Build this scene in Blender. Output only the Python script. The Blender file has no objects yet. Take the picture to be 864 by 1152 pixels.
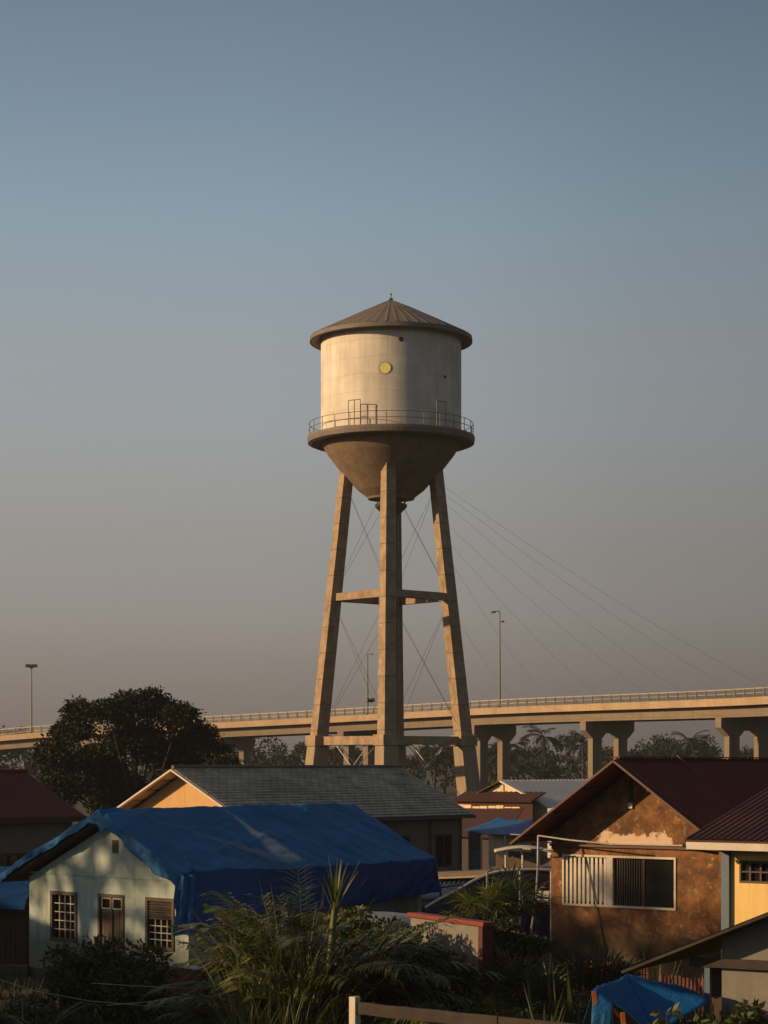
import bpy, math, random
from mathutils import Vector, Matrix, noise
R = math.radians
random.seed(7)
scene = bpy.context.scene
col = scene.collection
F = 2300.0; HOR = 858.0; CX = 432.0; EYE = 5.3

def at(px, py, Y):
    return Vector(((px-CX)/F*Y, Y, EYE-(py-HOR)/F*Y))

# ------------------------------------------------------------------ mesh builder
def wmat(o):
    m=Matrix.Translation(o.location)@o.rotation_euler.to_matrix().to_4x4()
    return wmat(o.parent)@m if o.parent else m
class MB:
    def __init__(s): s.v=[]; s.f=[]; s.uv={}; s.sm=[]
    def add(s, vs, fs, smooth=False):
        b=len(s.v); s.v += [Vector(p) for p in vs]
        for f in fs: s.f.append(tuple(b+i for i in f)); s.sm.append(smooth)
        return s
    def quad(s, a,b,c,d): return s.add([a,b,c,d],[(0,1,2,3)])
    def hexa(s, p):  # p: bottom 4 ccw, top 4 ccw
        return s.add(p,[(3,2,1,0),(4,5,6,7),(0,1,5,4),(1,2,6,5),(2,3,7,6),(3,0,4,7)])
    def box(s, x0,x1,y0,y1,z0,z1, top=0.0):
        t=top
        return s.hexa([(x0,y0,z0),(x1,y0,z0),(x1,y1,z0),(x0,y1,z0),(x0+t,y0+t,z1),(x1-t,y0+t,z1),(x1-t,y1-t,z1),(x0+t,y1-t,z1)])
    def prism(s, poly, ext):
        n=len(poly); e=Vector(ext); a=[Vector(p) for p in poly]
        return s.add(a+[p+e for p in a],[tuple(range(n-1,-1,-1)),tuple(range(n,2*n))]+[(i,(i+1)%n,n+(i+1)%n,n+i) for i in range(n)])
    def bar(s, a, b, w, h=None, up=(0,0,1)):
        a=Vector(a); b=Vector(b); h=h or w
        d=(b-a).normalized(); u=Vector(up)
        if abs(d.dot(u))>.99: u=Vector((1,0,0))
        x=d.cross(u).normalized(); y=x.cross(d).normalized()
        x*=w/2; y*=h/2
        return s.hexa([a-x-y,a+x-y,b+x-y,b-x-y,a-x+y,a+x+y,b+x+y,b-x+y])
    def tube(s, pts, r, n=6, smooth=True, cap=True):
        pts=[Vector(p) for p in pts]; m=len(pts)
        rs = r if isinstance(r,(list,tuple)) else [r]*m
        vs=[]; prev=None
        for i,p in enumerate(pts):
            d=(pts[min(i+1,m-1)]-pts[max(i-1,0)]).normalized()
            u = prev if prev is not None else (Vector((0,0,1)) if abs(d.z)<.9 else Vector((1,0,0)))
            x=d.cross(u).normalized(); y=x.cross(d).normalized(); prev=y
            for k in range(n):
                a=2*math.pi*k/n; vs.append(p+(x*math.cos(a)+y*math.sin(a))*rs[i])
        fs=[(i*n+k,i*n+(k+1)%n,(i+1)*n+(k+1)%n,(i+1)*n+k) for i in range(m-1) for k in range(n)]
        s.add(vs,fs,smooth)
        if cap: s.add(vs[:n],[tuple(range(n-1,-1,-1))]); s.add(vs[-n:],[tuple(range(n))])
        return s
    def lathe(s, prof, n=64, c=(0,0,0), smooth=True, uvr=None):
        c=Vector(c)
        for (r0,z0),(r1,z1) in zip(prof[:-1],prof[1:]):
            vs=[];fs=[]
            for k in range(n):
                a=2*math.pi*k/n; ca,sa=math.cos(a),math.sin(a)
                vs.append(c+Vector((r0*ca,r0*sa,z0))); vs.append(c+Vector((r1*ca,r1*sa,z1)))
            for k in range(n):
                j=(k+1)%n; fs.append((2*k,2*j,2*j+1,2*k+1))
                if uvr:
                    L=2*math.pi*uvr
                    s.uv[len(s.f)+k]=[(L*k/n,z0),(L*(k+1)/n,z0),(L*(k+1)/n,z1),(L*k/n,z1)]
            s.add(vs,fs,smooth)
        return s
    def grid(s, fn, nu, nv, smooth=True, uvfn=None):
        vs=[fn(i/nu,j/nv) for j in range(nv+1) for i in range(nu+1)]
        fs=[]
        for j in range(nv):
            for i in range(nu):
                fs.append((j*(nu+1)+i,j*(nu+1)+i+1,(j+1)*(nu+1)+i+1,(j+1)*(nu+1)+i))
                if uvfn: s.uv[len(s.f)+len(fs)-1]=[uvfn(i/nu,j/nv),uvfn((i+1)/nu,j/nv),uvfn((i+1)/nu,(j+1)/nv),uvfn(i/nu,(j+1)/nv)]
        return s.add(vs,fs,smooth)
    def build(s, name, mat=None, parent=None, world=False, bevel=0, solid=0):
        me=bpy.data.meshes.new(name)
        vs=s.v
        if world and parent is not None:
            inv=wmat(parent).inverted()
            vs=[inv@p for p in vs]
        me.from_pydata([tuple(p) for p in vs],[],s.f)
        me.polygons.foreach_set('use_smooth',s.sm)
        if s.uv:
            l=me.uv_layers.new(name='UVMap').data
            for fi,u in s.uv.items():
                for li,c in zip(me.polygons[fi].loop_indices,u): l[li].uv=c
        if mat: me.materials.append(mat)
        me.update()
        o=bpy.data.objects.new(name,me); col.objects.link(o)
        if parent is not None: o.parent=parent
        if bevel:
            m=o.modifiers.new('b','BEVEL'); m.width=bevel; m.segments=2; m.limit_method='ANGLE'
        if solid:
            m=o.modifiers.new('s','SOLIDIFY'); m.thickness=solid
        return o

def tag(o, label=None, cat=None, group=None, kind=None):
    if label: o['label']=label
    if cat: o['category']=cat
    if group: o['group']=group
    if kind: o['kind']=kind
    return o
def thing(name, label, cat, loc=(0,0,0), rz=0, group=None):
    o=bpy.data.objects.new(name,None); col.objects.link(o)
    o.empty_display_size=.3
    o.location=Vector(loc); o.rotation_euler=(0,0,rz)
    return tag(o,label,cat,group)
def copy_tree(o, parent=None):
    c=o.copy(); col.objects.link(c); c.parent=parent
    for ch in [x for x in bpy.data.objects if x.parent==o]: copy_tree(ch,c)
    return c

# ------------------------------------------------------------------ materials
def nt(name):
    m=bpy.data.materials.new(name); m.use_nodes=True
    t=m.node_tree; b=t.nodes['Principled BSDF']
    return m,t,b
def N(t,typ,**kw):
    n=t.nodes.new(typ)
    for k,v in kw.items():
        if k in n.inputs: n.inputs[k].default_value=v
        else: setattr(n,k,v)
    return n
def noise_n(t, scale, detail=6, rough=.6, vec=None, stretch=None):
    n=N(t,'ShaderNodeTexNoise'); n.inputs['Scale'].default_value=scale; n.inputs['Detail'].default_value=detail; n.inputs['Roughness'].default_value=rough
    tc=N(t,'ShaderNodeTexCoord'); src=tc.outputs['Object'] if vec is None else vec
    if stretch:
        mp=N(t,'ShaderNodeMapping'); mp.inputs['Scale'].default_value=stretch
        t.links.new(src,mp.inputs['Vector']); src=mp.outputs['Vector']
    t.links.new(src,n.inputs['Vector'])
    return n
def ramp(t, fac, stops):
    r=N(t,'ShaderNodeValToRGB'); e=r.color_ramp.elements
    while len(e)>1: e.remove(e[0])
    e[0].position=stops[0][0]; e[0].color=(*stops[0][1],1)
    for p,c in stops[1:]:
        x=e.new(p); x.color=(*c,1)
    t.links.new(fac,r.inputs['Fac']); return r
def mixc(t, a, b, fac, mode='MIX'):
    m=N(t,'ShaderNodeMix'); m.data_type='RGBA'; m.blend_type=mode
    for inp,v in ((m.inputs[6],a),(m.inputs[7],b)):
        if isinstance(v,tuple): inp.default_value=(*v,1)
        else: t.links.new(v,inp)
    if isinstance(fac,(int,float)): m.inputs[0].default_value=fac
    else: t.links.new(fac,m.inputs[0])
    return m.outputs[2]
def g(v): return (v,v,v)
def bump(t,b,h,strength=.3,dist=.02):
    n=N(t,'ShaderNodeBump'); n.inputs['Strength'].default_value=strength; n.inputs['Distance'].default_value=dist
    t.links.new(h,n.inputs['Height']); t.links.new(n.outputs['Normal'],b.inputs['Normal']); return n
def weathered(name, c, c2=None, rough=.8, scale=3.0, streak=True, bs=.3, bd=.02, c3=None, amt=.6, fine=40):
    """base colour c, blotches of c2, vertical streaks of c3, fine bump"""
    m,t,b=nt(name); c2=c2 or tuple(x*.6 for x in c); c3=c3 or tuple(x*.55 for x in c)
    n1=noise_n(t,scale,8,.65)
    r1=ramp(t,n1.outputs['Fac'],[(.38,g(0)),(.68,g(1))])
    mul=N(t,'ShaderNodeMath',operation='MULTIPLY'); t.links.new(r1.outputs['Color'],mul.inputs[0]); mul.inputs[1].default_value=amt
    out=mixc(t,c,c2,mul.outputs[0])
    if streak:
        n2=noise_n(t,scale*1.2,6,.7,stretch=(3.5,3.5,.25))
        r2=ramp(t,n2.outputs['Fac'],[(.5,g(0)),(.78,g(.8))])
        out=mixc(t,out,c3,r2.outputs['Color'])
    n3=noise_n(t,fine,4,.6)
    out=mixc(t,out,n3.outputs['Fac'],.18,'OVERLAY')
    t.links.new(out,b.inputs['Base Color']); b.inputs['Roughness'].default_value=rough
    bump(t,b,n3.outputs['Fac'],bs,bd)
    return m
def plain(name,c,rough=.6,metal=0):
    m,t,b=nt(name)
    n=noise_n(t,9,5,.6)
    r=ramp(t,n.outputs['Fac'],[(.3,tuple(x*.75 for x in c)),(.7,tuple(min(1,x*1.15) for x in c))])
    t.links.new(r.outputs['Color'],b.inputs['Base Color']); b.inputs['Roughness'].default_value=rough; b.inputs['Metallic'].default_value=metal
    return m
def leafmat(name, c1, c2, c3=None, rough=.5, trans=.25):
    m,t,b=nt(name)
    ge=N(t,'ShaderNodeNewGeometry')
    st=[(0,c1),(.7,c2)]+([(1,c3)] if c3 else [])
    r=ramp(t,ge.outputs['Random Per Island'],st)
    n=noise_n(t,.9,3,.6)
    o=mixc(t,r.outputs['Color'],n.outputs['Fac'],.35,'OVERLAY')
    t.links.new(o,b.inputs['Base Color']); b.inputs['Roughness'].default_value=rough
    b.inputs['Specular IOR Level'].default_value=.3
    tr=N(t,'ShaderNodeBsdfTranslucent'); t.links.new(o,tr.inputs['Color'])
    mx=N(t,'ShaderNodeMixShader'); mx.inputs[0].default_value=trans
    t.links.new(b.outputs[0],mx.inputs[1]); t.links.new(tr.outputs[0],mx.inputs[2])
    t.links.new(mx.outputs[0],t.nodes['Material Output'].inputs['Surface'])
    return m

M={}
M['tank']=None
def tank_mat():
    m,t,b=nt('tank_concrete')
    uv=N(t,'ShaderNodeUVMap'); uv.uv_map='UVMap'
    br=N(t,'ShaderNodeTexBrick'); br.offset=0; t.links.new(uv.outputs[0],br.inputs['Vector'])
    br.inputs['Scale'].default_value=1; br.inputs['Brick Width'].default_value=1.62; br.inputs['Row Height'].default_value=1.22
    br.inputs['Mortar Size'].default_value=.022; br.inputs['Mortar Smooth'].default_value=.6
    br.inputs['Color1'].default_value=(.66,.61,.53,1); br.inputs['Color2'].default_value=(.74,.69,.60,1); br.inputs['Mortar'].default_value=(.54,.50,.43,1)
    n2=noise_n(t,.9,7,.7,stretch=(2.2,2.2,.16))
    r2=ramp(t,n2.outputs['Fac'],[(.42,g(0)),(.75,g(.38))])
    o=mixc(t,br.outputs['Color'],(.30,.26,.21),r2.outputs['Color'])
    n4=noise_n(t,.5,7,.6); r4=ramp(t,n4.outputs['Fac'],[(.35,g(.72)),(.65,g(1.0))])
    o=mixc(t,o,r4.outputs['Color'],.8,'MULTIPLY')
    n3=noise_n(t,14,4,.6); o=mixc(t,o,n3.outputs['Fac'],.16,'OVERLAY')
    t.links.new(o,b.inputs['Base Color']); b.inputs['Roughness'].default_value=.75
    bump(t,b,br.outputs['Fac'],.25,-.03)
    return m
M['tank']=tank_mat()
M['cone']=weathered('stained_bowl_concrete',(.20,.145,.095),(.10,.07,.05),.85,1.0,True,.4,.03,(.30,.195,.11),.8,10)
M['cone_roof']=weathered('rusty_roof_sheet',(.165,.14,.12),(.10,.08,.068),.7,1.2,False,.3,.02,None,.7,12)
M['leg']=weathered('weathered_leg_concrete',(.37,.275,.18),(.20,.13,.08),.85,1.3,True,.8,.04,(.15,.10,.065),.95,6)
M['legpale']=weathered('pale_base_concrete',(.30,.235,.16),(.21,.16,.11),.85,.9,True,.4,.03,None,.5,8)
M['steel']=plain('dull_steel',(.16,.15,.14),.5,.4)
M['darksteel']=plain('dark_steel',(.05,.05,.05),.5,.3)
M['wire']=plain('wire',(.45,.42,.38),.5,.3)
M['yellow']=plain('yellow_enamel',(1,.85,.28),.5)
M['black']=plain('dark_opening',(.012,.012,.012),.7)
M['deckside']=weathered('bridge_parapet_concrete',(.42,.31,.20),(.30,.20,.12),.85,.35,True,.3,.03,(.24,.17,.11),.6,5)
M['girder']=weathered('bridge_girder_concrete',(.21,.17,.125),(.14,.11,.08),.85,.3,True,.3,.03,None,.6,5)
M['asphalt']=weathered('asphalt',(.05,.05,.05),(.04,.04,.04),.9,.5,False)
M['rail']=plain('bridge_railing_metal',(.33,.28,.22),.55,.1)
M['ground']=weathered('yard_soil_and_grass',(.04,.036,.022),(.022,.030,.012),.95,.25,False,.6,.05,None,1.0,3)
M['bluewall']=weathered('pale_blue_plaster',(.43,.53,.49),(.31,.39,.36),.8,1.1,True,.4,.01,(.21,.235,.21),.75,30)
M['bluewood']=weathered('old_brown_wood',(.075,.055,.04),(.05,.037,.027),.7,5,True,.3,.01,None,.7,40)
M['greybar']=plain('pale_grille_paint',(.42,.40,.36),.6)
M['glass']=plain('dark_window_glass',(.012,.013,.014),.12)
M['glass'].node_tree.nodes['Principled BSDF'].inputs['Specular IOR Level'].default_value=.5
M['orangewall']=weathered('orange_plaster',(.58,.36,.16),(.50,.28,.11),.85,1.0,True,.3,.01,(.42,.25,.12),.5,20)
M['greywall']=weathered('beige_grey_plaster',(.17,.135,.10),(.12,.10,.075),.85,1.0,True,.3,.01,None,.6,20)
M['whitewood']=weathered('white_painted_board',(.55,.50,.43),(.38,.34,.28),.6,3,False,.2,.01,None,.6,30)
M['yellowwall']=weathered('yellow_plaster',(.74,.53,.21),(.64,.44,.16),.8,1.5,True,.25,.01,(.50,.30,.10),.45,25)
M['maroon']=weathered('dark_red_sheet_metal',(.13,.022,.018),(.065,.014,.012),.9,1.1,False,.1,.01,None,.7,8)
M['maroon2']=weathered('brown_red_sheet_metal',(.085,.026,.016),(.045,.016,.012),.6,1.6,False,.1,.01,None,.8,8)
M['bargeboard']=weathered('brown_bargeboard',(.105,.045,.027),(.06,.028,.018),.65,3,False,.2,.01,None,.6,20)
M['darkwood']=weathered('dark_timber',(.05,.035,.025),(.03,.022,.017),.8,4,True,.3,.01,None,.6,30)
M['redpaint']=weathered('red_painted_coping',(.20,.032,.016),(.12,.022,.012),.6,3,False,.2,.01,None,.6,30)
M['redwall']=weathered('dark_red_wall',(.085,.018,.013),(.05,.013,.01),.75,2,True,.2,.01,None,.6,30)
M['whitewall']=weathered('dirty_white_wall',(.20,.19,.165),(.12,.11,.09),.85,1.5,True,.3,.01,(.14,.13,.10),.6,30)
M['cream']=weathered('cream_wall',(.72,.58,.33),(.58,.45,.25),.8,1.0,True,.2,.01,None,.4,15)
M['whiteroof']=weathered('white_roof_sheet',(.66,.63,.58),(.55,.52,.48),.6,.8,False,.1,.01,None,.5,8)
M['brick']=weathered('maroon_cladding',(.055,.018,.016),(.04,.015,.013),.9,1.0,False,.2,.01,None,.5,10)
M['fencewood']=weathered('grey_brown_rail_wood',(.042,.031,.023),(.016,.012,.009),.85,2.2,False,.5,.02,None,.9,25)
M['orangepole']=plain('orange_pole',(.42,.13,.03),.6)
M['rust']=plain('rusty_iron',(.12,.06,.035),.7)
M['palesheet']=weathered('pale_sheet',(.60,.56,.50),(.45,.41,.36),.7,2,False,.3,.02,None,.5,20)
M['bluesheet']=weathered('blue_painted_sheet',(.07,.12,.19),(.045,.08,.13),.5,1.2,False,.2,.01,(.3,.3,.3),.6,10)
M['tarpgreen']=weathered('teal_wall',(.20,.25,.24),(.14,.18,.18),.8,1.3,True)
M['brownshed']=weathered('brown_board_wall',(.085,.05,.032),(.05,.03,.02),.85,1.4,True)

def add_over(m, kind, colr, a=0.0, b_=1.0, amt=1.0):
    t=m.node_tree; b=t.nodes['Principled BSDF']; l=b.inputs['Base Color'].links[0]; src=l.from_socket
    tc=N(t,'ShaderNodeTexCoord'); sp=N(t,'ShaderNodeSeparateXYZ'); t.links.new(tc.outputs['Object'],sp.inputs[0])
    if kind=='base_dark':  # mixes colr in towards the bottom, edge broken by noise
        mr=N(t,'ShaderNodeMapRange'); mr.inputs['From Min'].default_value=b_; mr.inputs['From Max'].default_value=a; t.links.new(sp.outputs['Z'],mr.inputs['Value'])
        n=noise_n(t,3.5,7,.7); ad=N(t,'ShaderNodeMath',operation='ADD'); t.links.new(mr.outputs[0],ad.inputs[0]); t.links.new(n.outputs['Fac'],ad.inputs[1])
        r=ramp(t,ad.outputs[0],[(.62,g(0)),(1.0,g(amt))])
    else:
        d=N(t,'ShaderNodeMath',operation='DIVIDE'); t.links.new(sp.outputs['Z'],d.inputs[0]); d.inputs[1].default_value=a
        f=N(t,'ShaderNodeMath',operation='FRACT'); t.links.new(d.outputs[0],f.inputs[0])
        r=ramp(t,f.outputs[0],[(0,g(amt)),(.02,g(amt)),(.05,g(0)),(1,g(0))])
    t.links.new(mixc(t,src,colr,r.outputs['Color']),b.inputs['Base Color'])
add_over(M['leg'],'joint',(.12,.08,.055),1.9,1,.75)
add_over(M['bluewall'],'base_dark',(.12,.13,.10),.0,1.5,.8)
add_over(M['yellowwall'],'base_dark',(.35,.22,.10),.0,1.6,.7)
add_over(M['whitewall'],'base_dark',(.06,.06,.045),.0,1.4,.9)
def brown_plaster():
    m,t,b=nt('ochre_brown_plaster')
    n1=noise_n(t,1.7,9,.7); r1=ramp(t,n1.outputs['Fac'],[(.32,(.045,.022,.010)),(.44,(.105,.046,.016)),(.54,(.19,.085,.026)),(.62,(.25,.12,.038)),(.72,(.13,.06,.02))])
    n5=noise_n(t,5.5,8,.7); r5=ramp(t,n5.outputs['Fac'],[(.56,g(0)),(.66,g(.7))])
    o=mixc(t,r1.outputs['Color'],(.46,.26,.11),r5.outputs['Color'])
    n2=noise_n(t,2.0,6,.7,stretch=(3,3,.3)); r2=ramp(t,n2.outputs['Fac'],[(.5,g(0)),(.75,g(.6))])
    o=mixc(t,o,(.09,.035,.012),r2.outputs['Color'])
    # peeled strip above the ledge
    tc=N(t,'ShaderNodeTexCoord'); sp=N(t,'ShaderNodeSeparateXYZ'); t.links.new(tc.outputs['Object'],sp.inputs[0])
    def band(sock,a,b_,c,d):
        mr=N(t,'ShaderNodeValToRGB'); e=mr.color_ramp.elements
        e[0].position=0; e[0].color=(0,0,0,1); e[1].position=1; e[1].color=(0,0,0,1)
        lo,hi=a-.3,d+.3
        for p,vv in ((a,0),(b_,1),(c,1),(d,0)):
            x=e.new((p-lo)/(hi-lo)); x.color=(vv,vv,vv,1)
        mp=N(t,'ShaderNodeMapRange'); mp.inputs['From Min'].default_value=lo; mp.inputs['From Max'].default_value=hi
        t.links.new(sock,mp.inputs['Value']); t.links.new(mp.outputs[0],mr.inputs['Fac']); return mr.outputs['Color']
    bz=band(sp.outputs['Z'],3.28,3.33,3.40,3.95); bx=band(sp.outputs['X'],1.0,1.5,3.2,3.7)
    mm=mixc(t,bz,bx,1,'MULTIPLY')
    n6=noise_n(t,2.6,8,.7); ad=N(t,'ShaderNodeMath',operation='MULTIPLY_ADD'); t.links.new(mm,ad.inputs[0]); ad.inputs[1].default_value=.37; t.links.new(n6.outputs['Fac'],ad.inputs[2])
    r6=ramp(t,ad.outputs[0],[(.72,g(0)),(.78,g(.9))])
    o=mixc(t,o,(.62,.46,.34),r6.outputs['Color'])
    n3=noise_n(t,30,4,.6); o=mixc(t,o,n3.outputs['Fac'],.25,'OVERLAY')
    t.links.new(o,b.inputs['Base Color']); b.inputs['Roughness'].default_value=.85
    bump(t,b,n3.outputs['Fac'],.4,.015)
    return m
M['brownwall']=brown_plaster()
add_over(M['brownwall'],'base_dark',(.035,.022,.013),.0,1.7,.9)

def shingles():
    m,t,b=nt('grey_roof_tiles')
    uv=N(t,'ShaderNodeUVMap'); uv.uv_map='UVMap'
    br=N(t,'ShaderNodeTexBrick'); t.links.new(uv.outputs[0],br.inputs['Vector'])
    br.inputs['Scale'].default_value=1; br.inputs['Brick Width'].default_value=.34; br.inputs['Row Height'].default_value=.2; br.inputs['Mortar Size'].default_value=.014
    br.inputs['Color1'].default_value=(.39,.35,.28,1); br.inputs['Color2'].default_value=(.52,.47,.39,1); br.inputs['Mortar'].default_value=(.13,.115,.095,1)
    n1=noise_n(t,.8,7,.7); r=ramp(t,n1.outputs['Fac'],[(.35,g(.6)),(.65,g(1.1))])
    o=mixc(t,br.outputs['Color'],r.outputs['Color'],1,'MULTIPLY')
    t.links.new(o,b.inputs['Base Color']); b.inputs['Roughness'].default_value=.8
    bump(t,b,br.outputs['Fac'],.6,-.03)
    return m
M['shingle']=shingles()

def tarp_mat(name, streaks=False, c=(.006,.115,.30)):
    m,t,b=nt(name)
    n1=noise_n(t,.7,6,.6); r=ramp(t,n1.outputs['Fac'],[(.3,tuple(x*.7 for x in c)),(.7,tuple(x*1.2 for x in c))])
    o=r.outputs['Color']
    if streaks:
        uv=N(t,'ShaderNodeUVMap'); uv.uv_map='UVMap'
        sp=N(t,'ShaderNodeSeparateXYZ'); t.links.new(uv.outputs[0],sp.inputs[0])
        # pale wedges, wear plus a highlight painted into the colour, each |x - (a + k*y)| < w*y
        for a,k,w,off,col_ in ((3.5,.0,.15,.0,(.48,.50,.48)),(.3,1.05,.15,-.0,(.13,.19,.23))):
            l=N(t,'ShaderNodeMath',operation='MULTIPLY_ADD'); t.links.new(sp.outputs['Y'],l.inputs[0]); l.inputs[1].default_value=-k; t.links.new(sp.outputs['X'],l.inputs[2])
            d=N(t,'ShaderNodeMath',operation='SUBTRACT'); t.links.new(l.outputs[0],d.inputs[0]); d.inputs[1].default_value=a
            ab=N(t,'ShaderNodeMath',operation='ABSOLUTE'); t.links.new(d.outputs[0],ab.inputs[0])
            ww=N(t,'ShaderNodeMath',operation='MULTIPLY_ADD'); t.links.new(sp.outputs['Y'],ww.inputs[0]); ww.inputs[1].default_value=w; ww.inputs[2].default_value=.02
            s=N(t,'ShaderNodeMath',operation='SUBTRACT'); t.links.new(ww.outputs[0],s.inputs[0]); t.links.new(ab.outputs[0],s.inputs[1])
            nn=noise_n(t,3,7,.75,stretch=(1,.35,1)); nr=ramp(t,nn.outputs['Fac'],[(.36,g(.15)),(.6,g(1))])
            s2=N(t,'ShaderNodeMath',operation='MULTIPLY'); t.links.new(s.outputs[0],s2.inputs[0]); s2.inputs[1].default_value=5.0; s2.use_clamp=True
            s3=N(t,'ShaderNodeMath',operation='MULTIPLY'); t.links.new(s2.outputs[0],s3.inputs[0]); t.links.new(nr.outputs['Color'],s3.inputs[1]); s3.use_clamp=True
            # fade near the eave
            mr=N(t,'ShaderNodeMapRange'); mr.inputs['From Min'].default_value=3.05; mr.inputs['From Max'].default_value=2.7; t.links.new(sp.outputs['Y'],mr.inputs['Value'])
            s4=N(t,'ShaderNodeMath',operation='MULTIPLY'); t.links.new(s3.outputs[0],s4.inputs[0]); t.links.new(mr.outputs[0],s4.inputs[1])
            o=mixc(t,o,col_,s4.outputs[0])
    t.links.new(o,b.inputs['Base Color']); b.inputs['Roughness'].default_value=.5
    b.inputs['Specular IOR Level'].default_value=.18
    n3=noise_n(t,2.4,9,.62); n3.inputs['Distortion'].default_value=1.6; ra=N(t,'ShaderNodeMath',operation='SUBTRACT'); t.links.new(n3.outputs['Fac'],ra.inputs[0]); ra.inputs[1].default_value=.5; ab2=N(t,'ShaderNodeMath',operation='ABSOLUTE'); t.links.new(ra.outputs[0],ab2.inputs[0]); bump(t,b,ab2.outputs[0],.6,.08)
    return m
M['tarp']=tarp_mat('blue_tarpaulin',True)
M['tarp2']=tarp_mat('blue_tarpaulin_small',False,(.007,.10,.29))
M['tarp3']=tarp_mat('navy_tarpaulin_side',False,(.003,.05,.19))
M['navy']=plain('navy_sheet',(.012,.018,.05),.6)

M['leaf_tree']=leafmat('dark_tree_leaves',(.012,.017,.006),(.020,.026,.009),(.028,.033,.012),.7,.08)
M['leaf_far']=leafmat('far_leaves',(.012,.015,.009),(.018,.021,.012),(.024,.026,.015),.8,.05)
M['leaf_bush']=leafmat('bush_leaves',(.030,.042,.012),(.06,.07,.02),(.13,.13,.04),.45,.25)
M['leaf_palm']=leafmat('palm_leaflets',(.05,.078,.014),(.12,.145,.028),(.30,.28,.08),.4,.3)
M['leaf_grass']=leafmat('long_grass',(.075,.09,.024),(.15,.155,.045),(.32,.29,.13),.5,.35)
M['leaf_dark']=leafmat('dark_fronds',(.025,.036,.010),(.045,.058,.016),(.07,.08,.025),.45,.2)
M['leaf_sword']=leafmat('sword_leaves',(.06,.085,.02),(.10,.12,.03),(.15,.15,.045),.45,.2)
M['bark']=weathered('bark',(.045,.034,.025),(.03,.023,.017),.9,3,True,.6,.03)

# ------------------------------------------------------------------ plants
def rnd(a,b): return random.uniform(a,b)
def rdir():
    while True:
        v=Vector((rnd(-1,1),rnd(-1,1),rnd(-1,1)))
        if .05<v.length<1: return v.normalized()
def leaf(mb, p, d, L, W, nrm=None):
    d=d.normalized(); n=nrm or rdir(); s=d.cross(n)
    if s.length<.05: s=d.cross(Vector((.3,.7,.2)))
    s=s.normalized()*W/2; k=n.cross(s).normalized()*0
    mb.add([p, p+d*L*.45+s, p+d*L, p+d*L*.45-s],[(0,1,2,3)])
def clump(mb, c, r, n, L, flat=.75):
    for _ in range(n):
        v=rdir()*(rnd(0,1)**.45)*r; v.z*=flat
        p=c+v; d=(v.normalized()+rdir()*.9+Vector((0,0,-.2)))
        leaf(mb,p,d,L*rnd(.7,1.3),L*.55)
def tree(name, label, x, y, h, cr, cmat, n_clump=40, n_leaf=120, L=.22, trunk_h=None, rng=1, cat='tree', group=None, base_z=0, shape=1.0, sparse=1.0, trunk_r=None, lobes=None, cs=.27, flat=.75):
    random.seed(rng)
    root=thing(name,label,cat,(x,y,base_z),0,group)
    th=trunk_h if trunk_h is not None else h*.3
    tr=trunk_r or max(.08,h*.03)
    tb=MB(); lean=Vector((rnd(-.06,.06)*h,rnd(-.06,.06)*h,0))
    top=lean+Vector((0,0,h*.62))
    tb.tube([(0,0,0),lean*.25+Vector((0,0,th*.5)),lean*.5+Vector((0,0,th)),top],[tr*1.3,tr,tr*.85,tr*.3],7)
    cb=MB(); tips=[]
    nb=0 if lobes else max(5,n_clump//6)
    for i in range(nb):
        a=2*math.pi*i/nb*1.0+rnd(-.3,.3)
        s=th*rnd(.8,1.25)
        st=lean*.5+Vector((0,0,s))
        el=rnd(.05,1.25)
        reach=cr*rnd(.65,1.0)
        zt=th+(h-th)*(.12+.83*math.sin(el)*rnd(.8,1.0))
        e=Vector((math.cos(a)*math.cos(el)*reach,math.sin(a)*math.cos(el)*reach,zt))+lean*.5
        mid=st.lerp(e,.5)+Vector((rnd(-.1,.1)*cr,rnd(-.1,.1)*cr,rnd(0,.12)*h))
        tb.tube([st,mid,e],[tr*.5,tr*.32,tr*.1],5)
        tips.append((e,.9))
        for k in range(3):
            q=mid.lerp(e,rnd(.1,.9)); e2=q+Vector((rnd(-.45,.45)*cr,rnd(-.45,.45)*cr,rnd(-.12,.28)*(h-th)))
            e2.z=min(e2.z,h*.97)
            tb.tube([q,q.lerp(e2,.5)+Vector((0,0,.04*h)),e2],[tr*.22,tr*.15,tr*.05],4)
            tips.append((e2,.75))
    while not lobes and len(tips)<n_clump:
        v=rdir(); v=Vector((v.x*cr*.8,v.y*cr*.8,th+(h-th)*(.5+.42*v.z*shape)))
        tips.append((v+lean*.5,.6))
    if lobes:
        tips=[]
        for (lp,lr) in lobes:
            tb.tube([lean*.5+Vector((0,0,th)),(lean*.5+Vector((0,0,th))).lerp(lp,.5)+Vector((0,.6,-.3)),lp],[tr*.45,tr*.2,tr*.06],5)
            for _ in range(int(6+20*lr*lr)):
                v=rdir(); v.z=abs(v.z)*.9 if random.random()<.65 else v.z*.7
                e=lp+Vector((v.x*lr,v.y*lr,v.z*lr*.8))*rnd(.55,1.05); tips.append((e,rnd(.6,1.1)))
                if random.random()<.25: tb.tube([lp,lp.lerp(e,.5)+Vector((0,0,.1)),e],[.05,.035,.012],4)
    for p,sz in tips[:n_clump]:
        r=cr*cs*sz*rnd(.75,1.3)
        clump(cb,p,r,int(n_leaf*sparse*rnd(.7,1.3)),L,flat)
    tb.build('trunk',M['bark'],root); cb.build('crown',cmat,root)
    return root
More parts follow.
